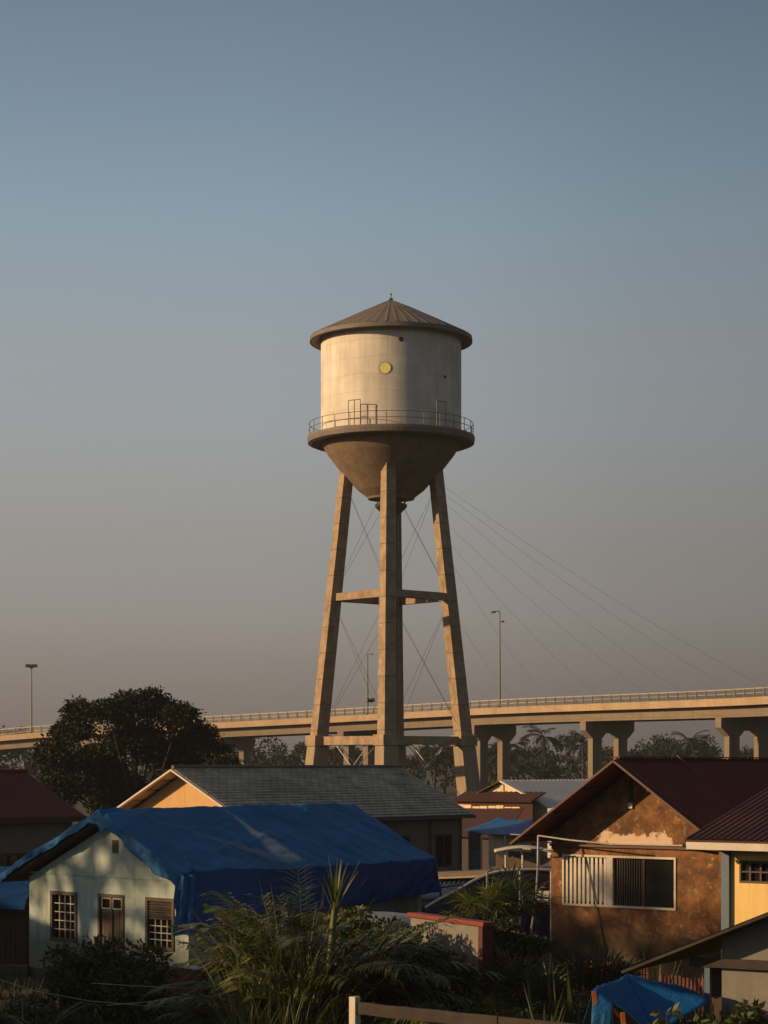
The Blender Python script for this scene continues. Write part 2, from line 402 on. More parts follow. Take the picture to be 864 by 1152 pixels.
def frond(mb, base, az, el, L, droop, n=22, ll=.45, w=.035, curl=.6, stem=None):
    pts=[]; d=Vector((math.cos(az)*math.cos(el),math.sin(az)*math.cos(el),math.sin(el))); p=Vector(base); st=L/14
    for i in range(15):
        pts.append(p.copy()); p=p+d*st
        d=(d+Vector((0,0,-droop/14))).normalized()
    mb.tube(pts,[.018*(1-i/18) for i in range(15)],4)
    for i in range(n):
        f=.22+.78*i/n; k=f*14; a=int(k); q=pts[min(a,14)].lerp(pts[min(a+1,14)],k-a)
        t=(pts[min(a+1,14)]-pts[max(a-1,0)]).normalized()
        side=t.cross(Vector((0,0,1))).normalized()
        lf=ll*(1-abs(f-.5)*.9)*rnd(.85,1.15)
        for s in (-1,1):
            dd=(side*s+t*.75+Vector((0,0,-curl*.25+rnd(-.1,.2)))).normalized()
            m1=q+dd*lf*.55; m2=q+dd*lf+Vector((0,0,-curl*lf*.35))
            sd=dd.cross(Vector((0,0,1))).normalized()*w/2
            mb.add([q-sd*.5,q+sd*.5,m1+sd,m1-sd,m2],[(0,1,2,3),(3,2,4)])
def blade(mb, base, az, el, L, droop, w):
    d=Vector((math.cos(az)*math.cos(el),math.sin(az)*math.cos(el),math.sin(el))); p=Vector(base); n=7; vs=[];
    side=Vector((-math.sin(az+rnd(-.6,.6)),math.cos(az),0)).normalized()
    for i in range(n+1):
        ww=w*(1-(i/n)**1.6)*.5+.001
        vs+= [p-side*ww,p+side*ww]; p=p+d*(L/n); d=(d+Vector((0,0,-droop/n*(.4+1.2*i/n)))).normalized()
    mb.add(vs,[(2*i,2*i+1,2*i+3,2*i+2) for i in range(n)])
def fan(mb, hub, d, r, n=16, w=.04):
    d=d.normalized(); s=d.cross(Vector((0,0,1))).normalized(); u=s.cross(d)
    for i in range(n):
        a=R(-115+230*i/(n-1)); dd=(d*math.cos(a)+s*math.sin(a)+u*rnd(-.12,.12)).normalized()
        rr=r*rnd(.85,1.05); sd=dd.cross(u).normalized()*w/2
        e=hub+dd*rr+Vector((0,0,-.18*rr)); m=hub+dd*rr*.55
        mb.add([hub,m+sd,e,m-sd],[(0,1,2,3)])

# ------------------------------------------------------------------ local frames and house kit
def wallpt(o, rz, px, py, yl=0.0):
    """local (x,z) on the plane y=yl of a frame, seen at a picture position"""
    u=Vector((math.cos(rz),math.sin(rz))); v=Vector((-math.sin(rz),math.cos(rz)))
    ox,oy=o[0]+v.x*yl,o[1]+v.y*yl; k=(px-CX)/F
    s=(k*oy-ox)/(u.x-k*u.y); Y=oy+u.y*s
    return s, EYE-(py-HOR)/F*Y
def wall_holes(x0,x1,z0,z1,holes,y=0.0,th=.16,apex=None):
    """a wall in the xz plane, front face at y, with real openings; apex=(xa,za) adds a gable"""
    mb=MB(); xs=sorted({x0,x1}|{h[0] for h in holes}|{h[1] for h in holes}); zs=sorted({z0,z1}|{h[2] for h in holes}|{h[3] for h in holes})
    for i in range(len(xs)-1):
        for j in range(len(zs)-1):
            cx=(xs[i]+xs[i+1])/2; cz=(zs[j]+zs[j+1])/2
            if any(h[0]<cx<h[1] and h[2]<cz<h[3] for h in holes): continue
            a,b,c,d=xs[i],xs[i+1],zs[j],zs[j+1]
            mb.quad((a,y,c),(b,y,c),(b,y,d),(a,y,d)); mb.quad((b,y+th,c),(a,y+th,c),(a,y+th,d),(b,y+th,d))
    for a,b,c,d in holes:
        mb.quad((a,y,c),(b,y,c),(b,y+th,c),(a,y+th,c)); mb.quad((a,y,d),(a,y+th,d),(b,y+th,d),(b,y,d))
        mb.quad((a,y,c),(a,y+th,c),(a,y+th,d),(a,y,d)); mb.quad((b,y,c),(b,y,d),(b,y+th,d),(b,y+th,c))
    mb.quad((x0,y,z0),(x0,y,z1),(x0,y+th,z1),(x0,y+th,z0)); mb.quad((x1,y,z0),(x1,y+th,z0),(x1,y+th,z1),(x1,y,z1))
    if apex:
        xa,za=apex
        mb.add([(x0,y,z1),(x1,y,z1),(xa,y,za),(x0,y+th,z1),(x1,y+th,z1),(xa,y+th,za)],[(0,1,2),(5,4,3),(0,2,5,3),(2,1,4,5)])
    return mb
def grille_window(root, x0,x1,z0,z1, cols, rows, fm, gm, y=0.0, fw=.09, name='window', louvre=0, depth=.1):
    f=MB()
    for a,b,c,d in ((x0,x1,z1-fw,z1),(x0,x1,z0,z0+fw),(x0,x0+fw,z0+fw,z1-fw),(x1-fw,x1,z0+fw,z1-fw)):
        f.box(a+.001,b-.001,y-.03,y+.09,c,d)
    o=f.build(name,fm,root,bevel=.006)
    a,b,c,d=x0+fw,x1-fw,z0+fw,z1-fw
    p=MB().box(a,b,y+depth,y+depth+.01,c,d).build('pane',M['glass'],o)
    gb=MB(); zt=d-louvre
    for i in range(1,cols): x=a+(b-a)*i/cols; gb.box(x-.011,x+.011,y+.03,y+.05,c,zt)
    for j in range(1,rows): z=c+(zt-c)*j/rows; gb.box(a,b,y+.027,y+.053,z-.011,z+.011)
    if cols>1: gb.build('grille',gm,o)
    if louvre:
        lb=MB(); k=7
        for j in range(k):
            z=zt+louvre*(j+.5)/k; lb.hexa([(a,y-.01+rnd(-.01,.01),z-.035),(b,y-.01+rnd(-.01,.01),z-.035+rnd(-.012,.012)),(b,y+.05,z+.01),(a,y+.05,z+.01),(a,y-.004,z-.022),(b,y-.004,z-.022),(b,y+.056,z+.022),(a,y+.056,z+.022)])
        lb.build('louvre',fm,o)
    return o
def slope_sheet(p0, along, down, La, Ld, th=.03, pitch=0, amp=0, uv=True, course=0, nd=1):
    """roof sheet from corner p0; along = direction of the ridge, down = direction of the fall"""
    a=Vector(along).normalized(); d=Vector(down).normalized(); n=a.cross(d).normalized()
    if n.z<0: n=-n
    p0=Vector(p0); mb=MB()
    nu=int(La/pitch*8) if pitch else max(1,int(La/.5))
    def fn(i,j):
        off=amp*math.sin(2*math.pi*i*La/pitch) if pitch else 0
        p=p0+a*La*i+d*Ld*j
        return p+n*(off+.010*noise.noise(Vector((i*La*.8,j*Ld*.8,3))))
    if course:
        k=int(Ld/course)
        for c in range(k):
            j0,j1=c/k,(c+1)/k
            def f2(i,j):
                w=noise.noise(Vector((i*La*1.3,c*1.7,0)))*.008
                return p0+a*La*i+d*Ld*(j0+(j1-j0)*min(j*2,1))+n*((.022*min(j*2,1))*(1 if j<.9 else 0)+w)
            mb.grid(f2,40,2,False,lambda i,j:(i*La,Ld-(Ld*(j0+(j1-j0)*min(j*2,1)))))
    else:
        mb.grid(fn,nu,nd if not pitch else max(2,nd),bool(pitch),lambda i,j:(i*La,Ld*j))
    # underside slab
    q=[p0-n*.015,p0+a*La-n*.015,p0+a*La+d*Ld-n*.015,p0+d*Ld-n*.015]
    mb.hexa([x-n*th for x in q]+q)
    return mb

# ================================================================== SETTING
def ground():
    mb=MB()
    xs=[-3000,-400,-120]+[-60+i*2 for i in range(61)]+[120,400,3000]
    ys=[-500,-60,0]+[10+i*2.5 for i in range(41)]+[160,260,500,1200,3500]
    def z(x,y): return .10*noise.noise(Vector((x*.11,y*.11,0)))+.05*noise.noise(Vector((x*.5,y*.5,4))) if abs(x)<100 and 0<y<150 else 0
    vs=[(x,y,z(x,y)-.05) for y in ys for x in xs]; n=len(xs)
    mb.add(vs,[(j*n+i,j*n+i+1,(j+1)*n+i+1,(j+1)*n+i) for j in range(len(ys)-1) for i in range(n-1)],True)
    tag(mb.build('ground',M['ground']),kind='structure')
ground()

# ================================================================== WATER TOWER
def tower():
    c=Vector((.52,150,0))
    root=thing('water_tower','tall concrete water tower with conical roof, round tank and splayed legs behind the houses','water tower',c,R(-3.5))
    S=15.333
    def Z(y): return EYE+(HOR-y)/S
    rt=5.15; ze=Z(381); zr=Z(493)
    mb=MB().lathe([(rt,zr),(rt,ze+.1)],96,uvr=rt); 
    tank=mb.build('tank_wall',M['tank'],root)
    # emblem disc, vents
    def on_wall(px,py,r,mat,name,th=.06,n=24):
        x=(px-440)/S; x=x*.967; a=math.asin(max(-.99,min(.99,x/rt)))+R(3.5)
        nrm=Vector((math.sin(a),-math.cos(a),0)); tz=Vector((0,0,1)); tx=nrm.cross(tz)
        cc=nrm*(rt+th*.5)+Vector((0,0,Z(py)*1-(EYE-Z(py))*0+ (HOR-py)*(-.034)/S))
        q=MB(); ring=[cc+tx*math.cos(2*math.pi*k/n)*r+tz*math.sin(2*math.pi*k/n)*r for k in range(n)]
        q.prism([p-nrm*th*1.6 for p in ring],nrm*th*1.6); return q.build(name,mat,root if name!='emblem_disc' else root)
    on_wall(433,414,.45,M['steel'],'disc_rim',.015,32)
    on_wall(433,414,.40,M['yellow'],'emblem_disc',.035,32)
    on_wall(451,381.5,.17,M['black'],'vent_hole',.02)
    on_wall(501,419,.13,M['black'],'vent_hole',.02)
    # roof cone
    rb=MB(); n=96; ra=5.95; za=Z(337.5); rr=[rnd(.35,1) for _ in range(48)]
    def rf(i,j):
        a=2*math.pi*i; r=.06+(ra-.06)*j
        rib=.06*(1 if (int(round(i*192))%4==0) else 0)*(.35+.65*j)*rr[int(round(i*48))%48]
        return Vector((r*math.cos(a),r*math.sin(a),za-(za-ze)*j**1.04+rib+.02*noise.noise(Vector((a*3,r,2)))))
    rb.grid(rf,192,10,False)
    rb.lathe([(ra,ze),(ra+.02,ze-.30),(ra-.12,ze-.34),(rt+.0,ze-.02)],96)
    rb.build('roof',M['cone_roof'],root)
    fb=MB().lathe([(.001,za+.1),(.16,za+.1),(.1,za-.12)],10); fb.tube([(0,0,za),(0,0,za+.38)],.035,6); fb.lathe([(.001,za+.5),(.09,za+.42),(.001,za+.34)],8)
    fb.build('finial',M['darksteel'],root)
    # gallery and bowl
    gb=MB().lathe([(rt-.05,zr+.06),(6.13,zr+.06),(6.15,zr-.12),(6.10,zr-.42),(5.85,zr-.52),(rt-.1,zr-.36)],96,smooth=False)
    gb.build('gallery',M['cone_roof'],root)
    bb=MB().lathe([(rt,zr-.3),(rt-.05,zr-.5),(4.6,zr-1.30),(3.9,zr-2.2),(3.1,zr-3.10),(2.4,zr-3.85),(1.75,zr-4.35),(1.7,zr-4.50),(.01,zr-4.52)],96)
    bb.build('bowl',M['cone'],root)
    rl=MB(); zf=zr+.06
    for k in range(28):
        a=2*math.pi*k/28; p=Vector((6.02*math.cos(a),6.02*math.sin(a),zf)); rl.tube([p,p+Vector((0,0,.95))],.028,5)
    for h in (.5,.95):
        rl.tube([(6.02*math.cos(2*math.pi*k/84),6.02*math.sin(2*math.pi*k/84),zf+h) for k in range(85)],.025,5,cap=False)
    rl.build('railing',M['steel'],root)
    # two access frames standing on the gallery
    for px in (398.5,496):
        a=math.asin((px-440)/S/5.9)+R(3.5); 
        q=MB()
        nr=Vector((math.sin(a),-math.cos(a),0)); tx=Vector((math.cos(a),math.sin(a),0)); b0=nr*5.72+Vector((0,0,zf))
        for o in (-.48,.0,.48) if px<440 else (-.4,.4): q.tube([b0+tx*o,b0+tx*o+Vector((0,0,1.85))],.032,5)
        q.tube([b0-tx*.48+Vector((0,0,1.85)),b0+tx*.48+Vector((0,0,1.85))],.032,5)
        q.tube([b0-tx*.48+Vector((0,0,1.0)),b0+tx*.0+Vector((0,0,1.0))],.028,5)
        q.build('access_frame',M['steel'],root)
    # legs
    dirs=[Vector((-1,0,0)),Vector((0,-1,0)),Vector((1,0,0)),Vector((0,1,0))]
    rtop,ztop,rbot=3.28,zr-2.55,6.05
    def cpt(d,z): return d*(rbot+(rtop-rbot)*z/ztop)+Vector((0,0,z))
    ca_,sa_=math.cos(R(-10)),math.sin(R(-10))
    def sect(c,h): return [c+Vector((h*ca_,h*sa_,0)),c+Vector((-h*sa_,h*ca_,0)),c+Vector((-h*ca_,-h*sa_,0)),c+Vector((h*sa_,-h*ca_,0))]
    zb=Z(833.5); zm=Z(672)
    for d in dirs:
        q=MB(); lv=[zb-.5,8,12,16,20,24,ztop+.5]; 
        for z0,z1 in zip(lv[:-1],lv[1:]):
            h0=.75-.19*z0/ztop; h1=.75-.19*z1/ztop
            q.add(sect(cpt(d,z0),h0)+sect(cpt(d,z1),h1),[(0,1,5,4),(1,2,6,5),(2,3,7,6),(3,0,4,7)])
        q.add(sect(cpt(d,ztop+.5),.56),[(0,1,2,3)])
        lg=q.build('leg',M['leg'],root)
        q=MB(); hh=1.02; c0=cpt(d,zb)
        q.hexa(sect(c0+Vector((0,0,-.38)),hh)+sect(c0+Vector((0,0,.40)),hh)); q.build('joint_block',M['leg'],lg,bevel=.03)
        q=MB(); q.hexa(sect(cpt(d,0),.98)+sect(cpt(d,zb-.4),.86)); q.build('leg_base',M['legpale'],lg,bevel=.04)
    for i in range(4):
        a,b=dirs[i],dirs[(i+1)%4]
        for z,w,h in ((zm,.42,.55),(zb,.5,.62)):
            p,q_=cpt(a,z),cpt(b,z); e=(q_-p).normalized()*.42
            p=p+e*1.0; q_=q_-e*1.0; p.z=q_.z=z
            MB().bar(p,q_,w,h).build('cross_beam',M['leg'],root)
    # tie rods
    tr=0
    for i in range(4):
        a,b=dirs[i],dirs[(i+1)%4]
        for z0,z1 in ((zb+.4,zm-.3),(zm+.3,ztop-.8)):
            for (s,e) in ((a,b),(b,a)):
                MB().tube([cpt(s,z0),cpt(e,z1)],.011,5).build('tie_rod',M['darksteel'],root)
        mid=(cpt(a,zb)+cpt(b,zb))*.5; mid.z=zb-1.95
        for s in (a,b):
            p=cpt(s,zb).lerp(cpt(b if s is a else a,zb),.26); p.z=zb-.3
            MB().tube([p,mid],.035,5).build('hanger_rod',M['wire'],root)
    # riser with collar
    q=MB().lathe([(.55,.2),(.55,zr-4.6)],20); q.build('riser_pipe',M['darksteel'],root)
    q=MB().lathe([(.56,Z(580)),(1.15,Z(571)),(1.2,Z(568)),(1.05,Z(567)),(.56,Z(567))],24,smooth=False); q.build('riser_collar',M['darksteel'],root)
    q=MB()
    for s in (-1,1):
        for (dx,dy) in ((s*.95,-.2),(s*.95,.3)):
            b=Vector((dx,dy,Z(568))); MB().tube([b,b+Vector((.12*s,0,.4)),b+Vector((-.1*s,0,.75)),b+Vector((0,0,1.0))],.05,6).build('hanger_loop',M['steel'],root)
    
    # dark service shaft on the rear right leg
    q=MB(); b=cpt(dirs[3],zb); t_=cpt(dirs[3],20)
    q.hexa([b+Vector(v) for v in ((-.55,-2.1,-.2),(.25,-2.1,-.2),(.25,-1.3,-.2),(-.55,-1.3,-.2))]+[t_+Vector(v) for v in ((-.55,-1.5,5.5),(.15,-1.5,5.5),(.15,-.8,5.5),(-.55,-.8,5.5))]); q.tube([b+Vector((-.2,-1.3,0)),t_+Vector((-.2,-1.3,3))],.12,8)
    q.build('service_pipe',M['darksteel'],root)
    return root,cpt
TOWER,cpt=tower()

# ================================================================== BRIDGE
ctrl=[(-150,838,300),(0,819,285),(150,810.5,274),(300,802.5,261),(430,795,249.5),(560,787,237),(712,781,219),(864,774,200),(1010,762,182),(1160,742,165)]
pts=[at(*c) for c in ctrl]
def cr(p,i,t):
    a,b,c,d=p[max(i-1,0)],p[i],p[i+1],p[min(i+2,len(p)-1)]
    return .5*((2*b)+(c-a)*t+(2*a-5*b+4*c-d)*t*t+(3*b-a-3*c+d)*t**3)
path=[cr(pts,i,k/8) for i in range(len(pts)-1) for k in range(8)]+[pts[-1]]
def smooth(p): return [p[0]]+[(p[i-1]+p[i]*2+p[i+1])/4 for i in range(1,len(p)-1)]+[p[-1]]
for _ in range(30): path=smooth(path)
def frame(i):
    t=(path[min(i+1,len(path)-1)]-path[max(i-1,0)]); t.z=0; t.normalize(); n=Vector((-t.y,t.x,0))
    if n.y<0: n=-n      # away from the camera
    return path[i],t,n
def bridge():
    o0=path[len(path)//2].copy(); o0.z=0
    root=thing('road_bridge','long concrete road bridge on hammerhead piers crossing behind the water tower','bridge',o0)
    def sweep(sec,name,mat,parent=root):
        mb=MB(); m=len(sec); vs=[]
        for i in range(len(path)):
            p,t,n=frame(i)
            vs+=[p+n*a+Vector((0,0,b)) for a,b in sec]
        fs=[(i*m+k,i*m+(k+1)%m,(i+1)*m+(k+1)%m,(i+1)*m+k) for i in range(len(path)-1) for k in range(m)]
        mb.add(vs,fs); mb.add(vs[:m],[tuple(range(m))]); mb.add(vs[-m:],[tuple(range(m))])
        return mb.build(name,mat,parent,world=True)
    W=8.6
    sweep([(0,-1.62),(0,-.86),(.28,-.86),(.32,-1.35),(W-.32,-1.35),(W-.28,-.86),(W,-.86),(W,-1.62)],'parapet_and_deck',M['deckside'])
    sweep([(.36,-1.33),(.36,-1.345),(W-.36,-1.345),(W-.36,-1.33)],'roadway',M['asphalt'])
    for a in (.95,3.95,W-1.65):
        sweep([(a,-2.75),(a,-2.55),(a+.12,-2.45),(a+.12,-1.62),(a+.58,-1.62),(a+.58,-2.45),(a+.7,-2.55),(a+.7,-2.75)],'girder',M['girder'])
    for a in (.14,W-.14):
        mb=MB(); inf=MB()
        # even spacing along the path
        L=0; nxt=0
        for i in range(len(path)-1):
            p,t,n=frame(i); q,t2,n2=frame(i+1); A=p+n*a; B=q+n2*a; seg=(B-A).length
            while nxt<=L+seg:
                k=(nxt-L)/seg; c=A.lerp(B,k); mb.bar(c+Vector((0,0,-.86)),c+Vector((0,0,.02)),.17,.17); nxt+=1.55
            L+=seg
            mb.bar(A+Vector((0,0,.0)),B+Vector((0,0,.0)),.11,.11)
            for h in (-.14,-.26,-.38,-.50,-.62,-.74): inf.bar(A+Vector((0,0,h)),B+Vector((0,0,h)),.045,.045)
        ro=mb.build('railing',M['rail'],root,world=True); inf.build('infill_bars',M['darksteel'],ro,world=True)
    # piers
    def pier(px):
        best=min(range(1,len(path)-1),key=lambda i:abs((path[i].x/path[i].y)*F+CX-px))
        p,t,n=frame(best); z1=p.z-2.76
        q=MB(); L=7.3
        def P(a,b,z): return p+n*a+t*b+Vector((0,0,z-p.z))
        def cross(sec,b0,b1):
            m=len(sec); q.add([P(a,b0,z) for a,z in sec]+[P(a,b1,z) for a,z in sec],[tuple(range(m)),tuple(range(2*m-1,m-1,-1))]+[(k,(k+1)%m,m+(k+1)%m,m+k) for k in range(m)])
        cross([(.5,z1),(.5+L,z1),(.5+L,z1-1.0),(6.9,z1-1.85),(5.35,z1-1.85),(4.9,z1-1.3),(3.5,z1-1.3),(3.0,z1-1.85),(1.5,z1-1.85),(.5,z1-1.0)],-.48,.48)
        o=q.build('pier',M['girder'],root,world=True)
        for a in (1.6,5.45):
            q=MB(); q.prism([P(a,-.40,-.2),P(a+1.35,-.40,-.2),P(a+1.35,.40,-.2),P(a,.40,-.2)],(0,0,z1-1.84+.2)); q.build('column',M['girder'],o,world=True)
    for px in (-40,95,236,385,525,661,802,960): pier(px)
    return root
bridge()
def on_bridge(px,a=.14):
    i=min(range(1,len(path)-1),key=lambda i:abs((path[i].x/path[i].y)*F+CX-px)); p,t,n=frame(i)
    return p+n*a+Vector((0,0,-.86)),t,n
def lamp_post(px,ytop,label,style):
    p,t,n=on_bridge(px,.16)
    h=EYE+(HOR-ytop)/F*p.y-p.z
    root=thing('street_lamp',label,'street lamp',p)
    r=.10
    MB().tube([(0,0,0),(0,0,h*.5),(0,0,h)],[r*1.3,r,r*.7],8).build('pole',M['steel'],root)
    MB().box(-.22,.22,-.22,.22,0,.12).build('base_plate',M['steel'],root)
    if style=='arm':
        MB().tube([(0,0,h-.02),(-.35,0,h+.05),(-.7,0,h)],.05,6).build('arm',M['darksteel'],root)
        MB().box(-1.0,-.45,-.16,.16,h-.16,h+.02,.04).build('luminaire',M['darksteel'],root)
        MB().tube([(0,0,h-1.15),(.3,0,h-1.1)],.035,6).build('arm',M['darksteel'],root)
        MB().box(.22,.55,-.12,.12,h-1.25,h-1.07,.03).build('luminaire',M['darksteel'],root)
    elif style=='cluster':
        MB().tube([(math.cos(a*math.pi/4)*.55,math.sin(a*math.pi/4)*.55,h-.15) for a in range(9)],.05,5).build('ring',M['darksteel'],root)
        for k in range(6):
            a=k*math.pi/3; b=Vector((math.cos(a)*.62,math.sin(a)*.62,h-.05))
            q=MB().tube([(0,0,h-.4),tuple(b)],.035,5); q.box(b.x-.22,b.x+.22,b.y-.2,b.y+.2,b.z-.15,b.z+.25,.05); q.build('floodlight',M['darksteel'],root)
    else:
        q=MB().tube([(0,0,h),(.25,0,h+.08),(.55,0,h)],.035,6); q.box(.4,.75,-.08,.08,h-.06,h+.03,.02); q.build('luminaire',M['darksteel'],root)
lamp_post(569,688,'slim lamp post with short arm on the bridge right of the tower','arm')
lamp_post(37,749,'lamp mast with a cluster of floodlights at the far left of the bridge','cluster')
lamp_post(408,736,'thin lamp post on the bridge seen between the tower legs','thin')
# a second line of stays from tower legs to the bridge railing
for k,(x0,y0,x1) in enumerate([(497,546,862),(496,553,827),(501,566,775),(503,590,720),(505,610,671),(507,632,622),(511,690,573)]):
    i=min(range(1,len(path)-1),key=lambda i:abs((path[i].x/path[i].y)*F+CX-x1)); p,t,n=frame(i)
    e=p+n*.14; e.z-=.02
    st=at(x0,y0,149.5); mid=(st+e)/2-Vector((0,0,.55))
    q=MB().tube([st,st.lerp(mid,.5)-Vector((0,0,.14)),mid,mid.lerp(e,.5)-Vector((0,0,.14)),e],.009,4)
    names=['uppermost','second highest','third highest','fourth highest','fifth highest','sixth highest','lowest and shortest']
    tag(q.build('guy_cable',M['wire']),names[k]+' of the thin cables slanting from the tower to the bridge','cable','cables from the tower to the bridge')
# bird near the railing
def bird(px,py,Y,s,label):
    c=at(px,py,Y); q=MB()
    q.tube([(-.3,0,0),(-.12,0,.02),(.1,0,.03),(.28,0,.06),(.36,0,.05)],[.02,.08,.1,.06,.01],8)
    for sg in (-1,1):
        q.add([(-.1,0,.05),(.14,0,.05),(.05,sg*.3,.22),(-.16,sg*.75,.12),(-.1,sg*.3,.18)],[(0,1,2,4),(4,2,3)])
    o=q.build('bird',M['black']); o.location=c; o.scale=(s,s,s); o.rotation_euler=(0,0,R(35)); tag(o,label,'bird')
bird(417,789,235,1.9,'dark bird flying just above the bridge railing between the tower legs')

# ================================================================== BLUE TARP HOUSE
RB=R(-42.2); uB=Vector((math.cos(RB),math.sin(RB),0)); vB=Vector((-math.sin(RB),math.cos(RB),0))
def blue_house():
    O=(-8.97,51.71); root=thing('plaster_house','pale blue plaster house with barred windows and brown door under the big blue tarpaulin','house',(O[0],O[1],0),RB)
    W=5.95; xa=3.32; ze=2.42; D=8.1
    w=lambda px,py,yl=0: wallpt(O,RB,px,py,yl)
    x0,zt=w(57,1001.8); x1,_=w(87,1003.5); _,zb=w(57,1058)
    d0,dt=w(110.5,1005); d1,_=w(140,1006); db=.12
    r0,rt=w(164,1009); r1,_=w(196.5,1010.5); _,rb=w(164,1068)
    holes=[(x0,x1,zb,zt),(d0,d1,db,dt),(r0,r1,rb,rt)]
    za=3.90
    wall_holes(0,W,-.2,ze,holes,0,.16,(xa,za)).build('front_wall',M['bluewall'],root)
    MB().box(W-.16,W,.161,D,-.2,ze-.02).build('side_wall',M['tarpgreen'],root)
    MB().box(0,.16,.161,D,-.2,ze-.02).build('side_wall',M['bluewall'],root)
    wall_holes(0,W,-.2,ze,[],D,.16,(xa,za)).build('rear_wall',M['bluewall'],root)
    # band moulding and vent
    MB().box(.0,W,-.028,-.001,ze+.10,ze+.14).build('band_moulding',M['bluewall'],root)
    vx,vz=w(130,952); q=MB().box(vx-.11,vx+.11,-.02,-.002,vz-.17,vz+.15).build('vent',M['bluewood'],root)
    MB().box(vx-.075,vx+.075,-.026,-.021,vz-.13,vz+.11).build('opening',M['black'],q)
    grille_window(root,x0,x1,zb,zt,4,5,M['bluewood'],M['greybar'])
    grille_window(root,r0,r1,rb,rt,4,4,M['bluewood'],M['greybar'],louvre=.42)
    # door
    dm=MB()
    for a,b,c,d in ((d0,d0+.08,db,dt),(d1-.08,d1,db,dt),(d0+.08,d1-.08,dt-.08,dt)): dm.box(a+.001,b-.001,-.03,.09,c,d-.001)
    dr=dm.build('door',M['bluewood'],root,bevel=.005)
    lf=MB(); a,b=d0+.08,d1-.08; k=6; top=dt-.46
    for i in range(k): lf.box(a+(b-a)*i/k+.004,a+(b-a)*(i+1)/k-.004,.03+(i%2)*.006,.07,db,top)
    lf.box(a,b,.022,.068,top,top+.07); lf.box((a+b)/2-.035,(a+b)/2+.035,.0,.03,db,dt-.08)
    lf.build('door_leaf',M['bluewood'],dr)
    for s in (0,1):
        xx=a+(b-a)*s/2; lm=MB()
        for p in ((xx+.03,xx+(b-a)/2-.03,top+.09,top+.12),(xx+.03,xx+(b-a)/2-.03,dt-.12,dt-.09),(xx+.03,xx+.06,top+.12,dt-.12),(xx+(b-a)/2-.06,xx+(b-a)/2-.03,top+.12,dt-.12)): lm.box(p[0],p[1],.01,.03,p[2],p[3])
        pn=lm.build('transom_light',M['greybar'],dr)
        MB().box(xx+.03,xx+(b-a)/2-.03,.04,.05,top+.08,dt-.09).build('pane',M['glass'],pn)
    # old roof under the sheet
    zr=4.05
    for sx,run,drop in ((-1,xa+.62,(4.05-2.33)),(1,W-xa+.25,(4.05-2.62))):
        L=math.hypot(run,drop); slope_sheet((xa,-.42,zr),(0,1,0),(sx*run,0,-drop),8.75,L,.05).build('roof_sheet',M['darkwood'],root)
    MB().box(-.05,W+.05,-.06,-.03,-.2,.14).build('plinth',M['whitewall'],root)
    return root
blue_house()

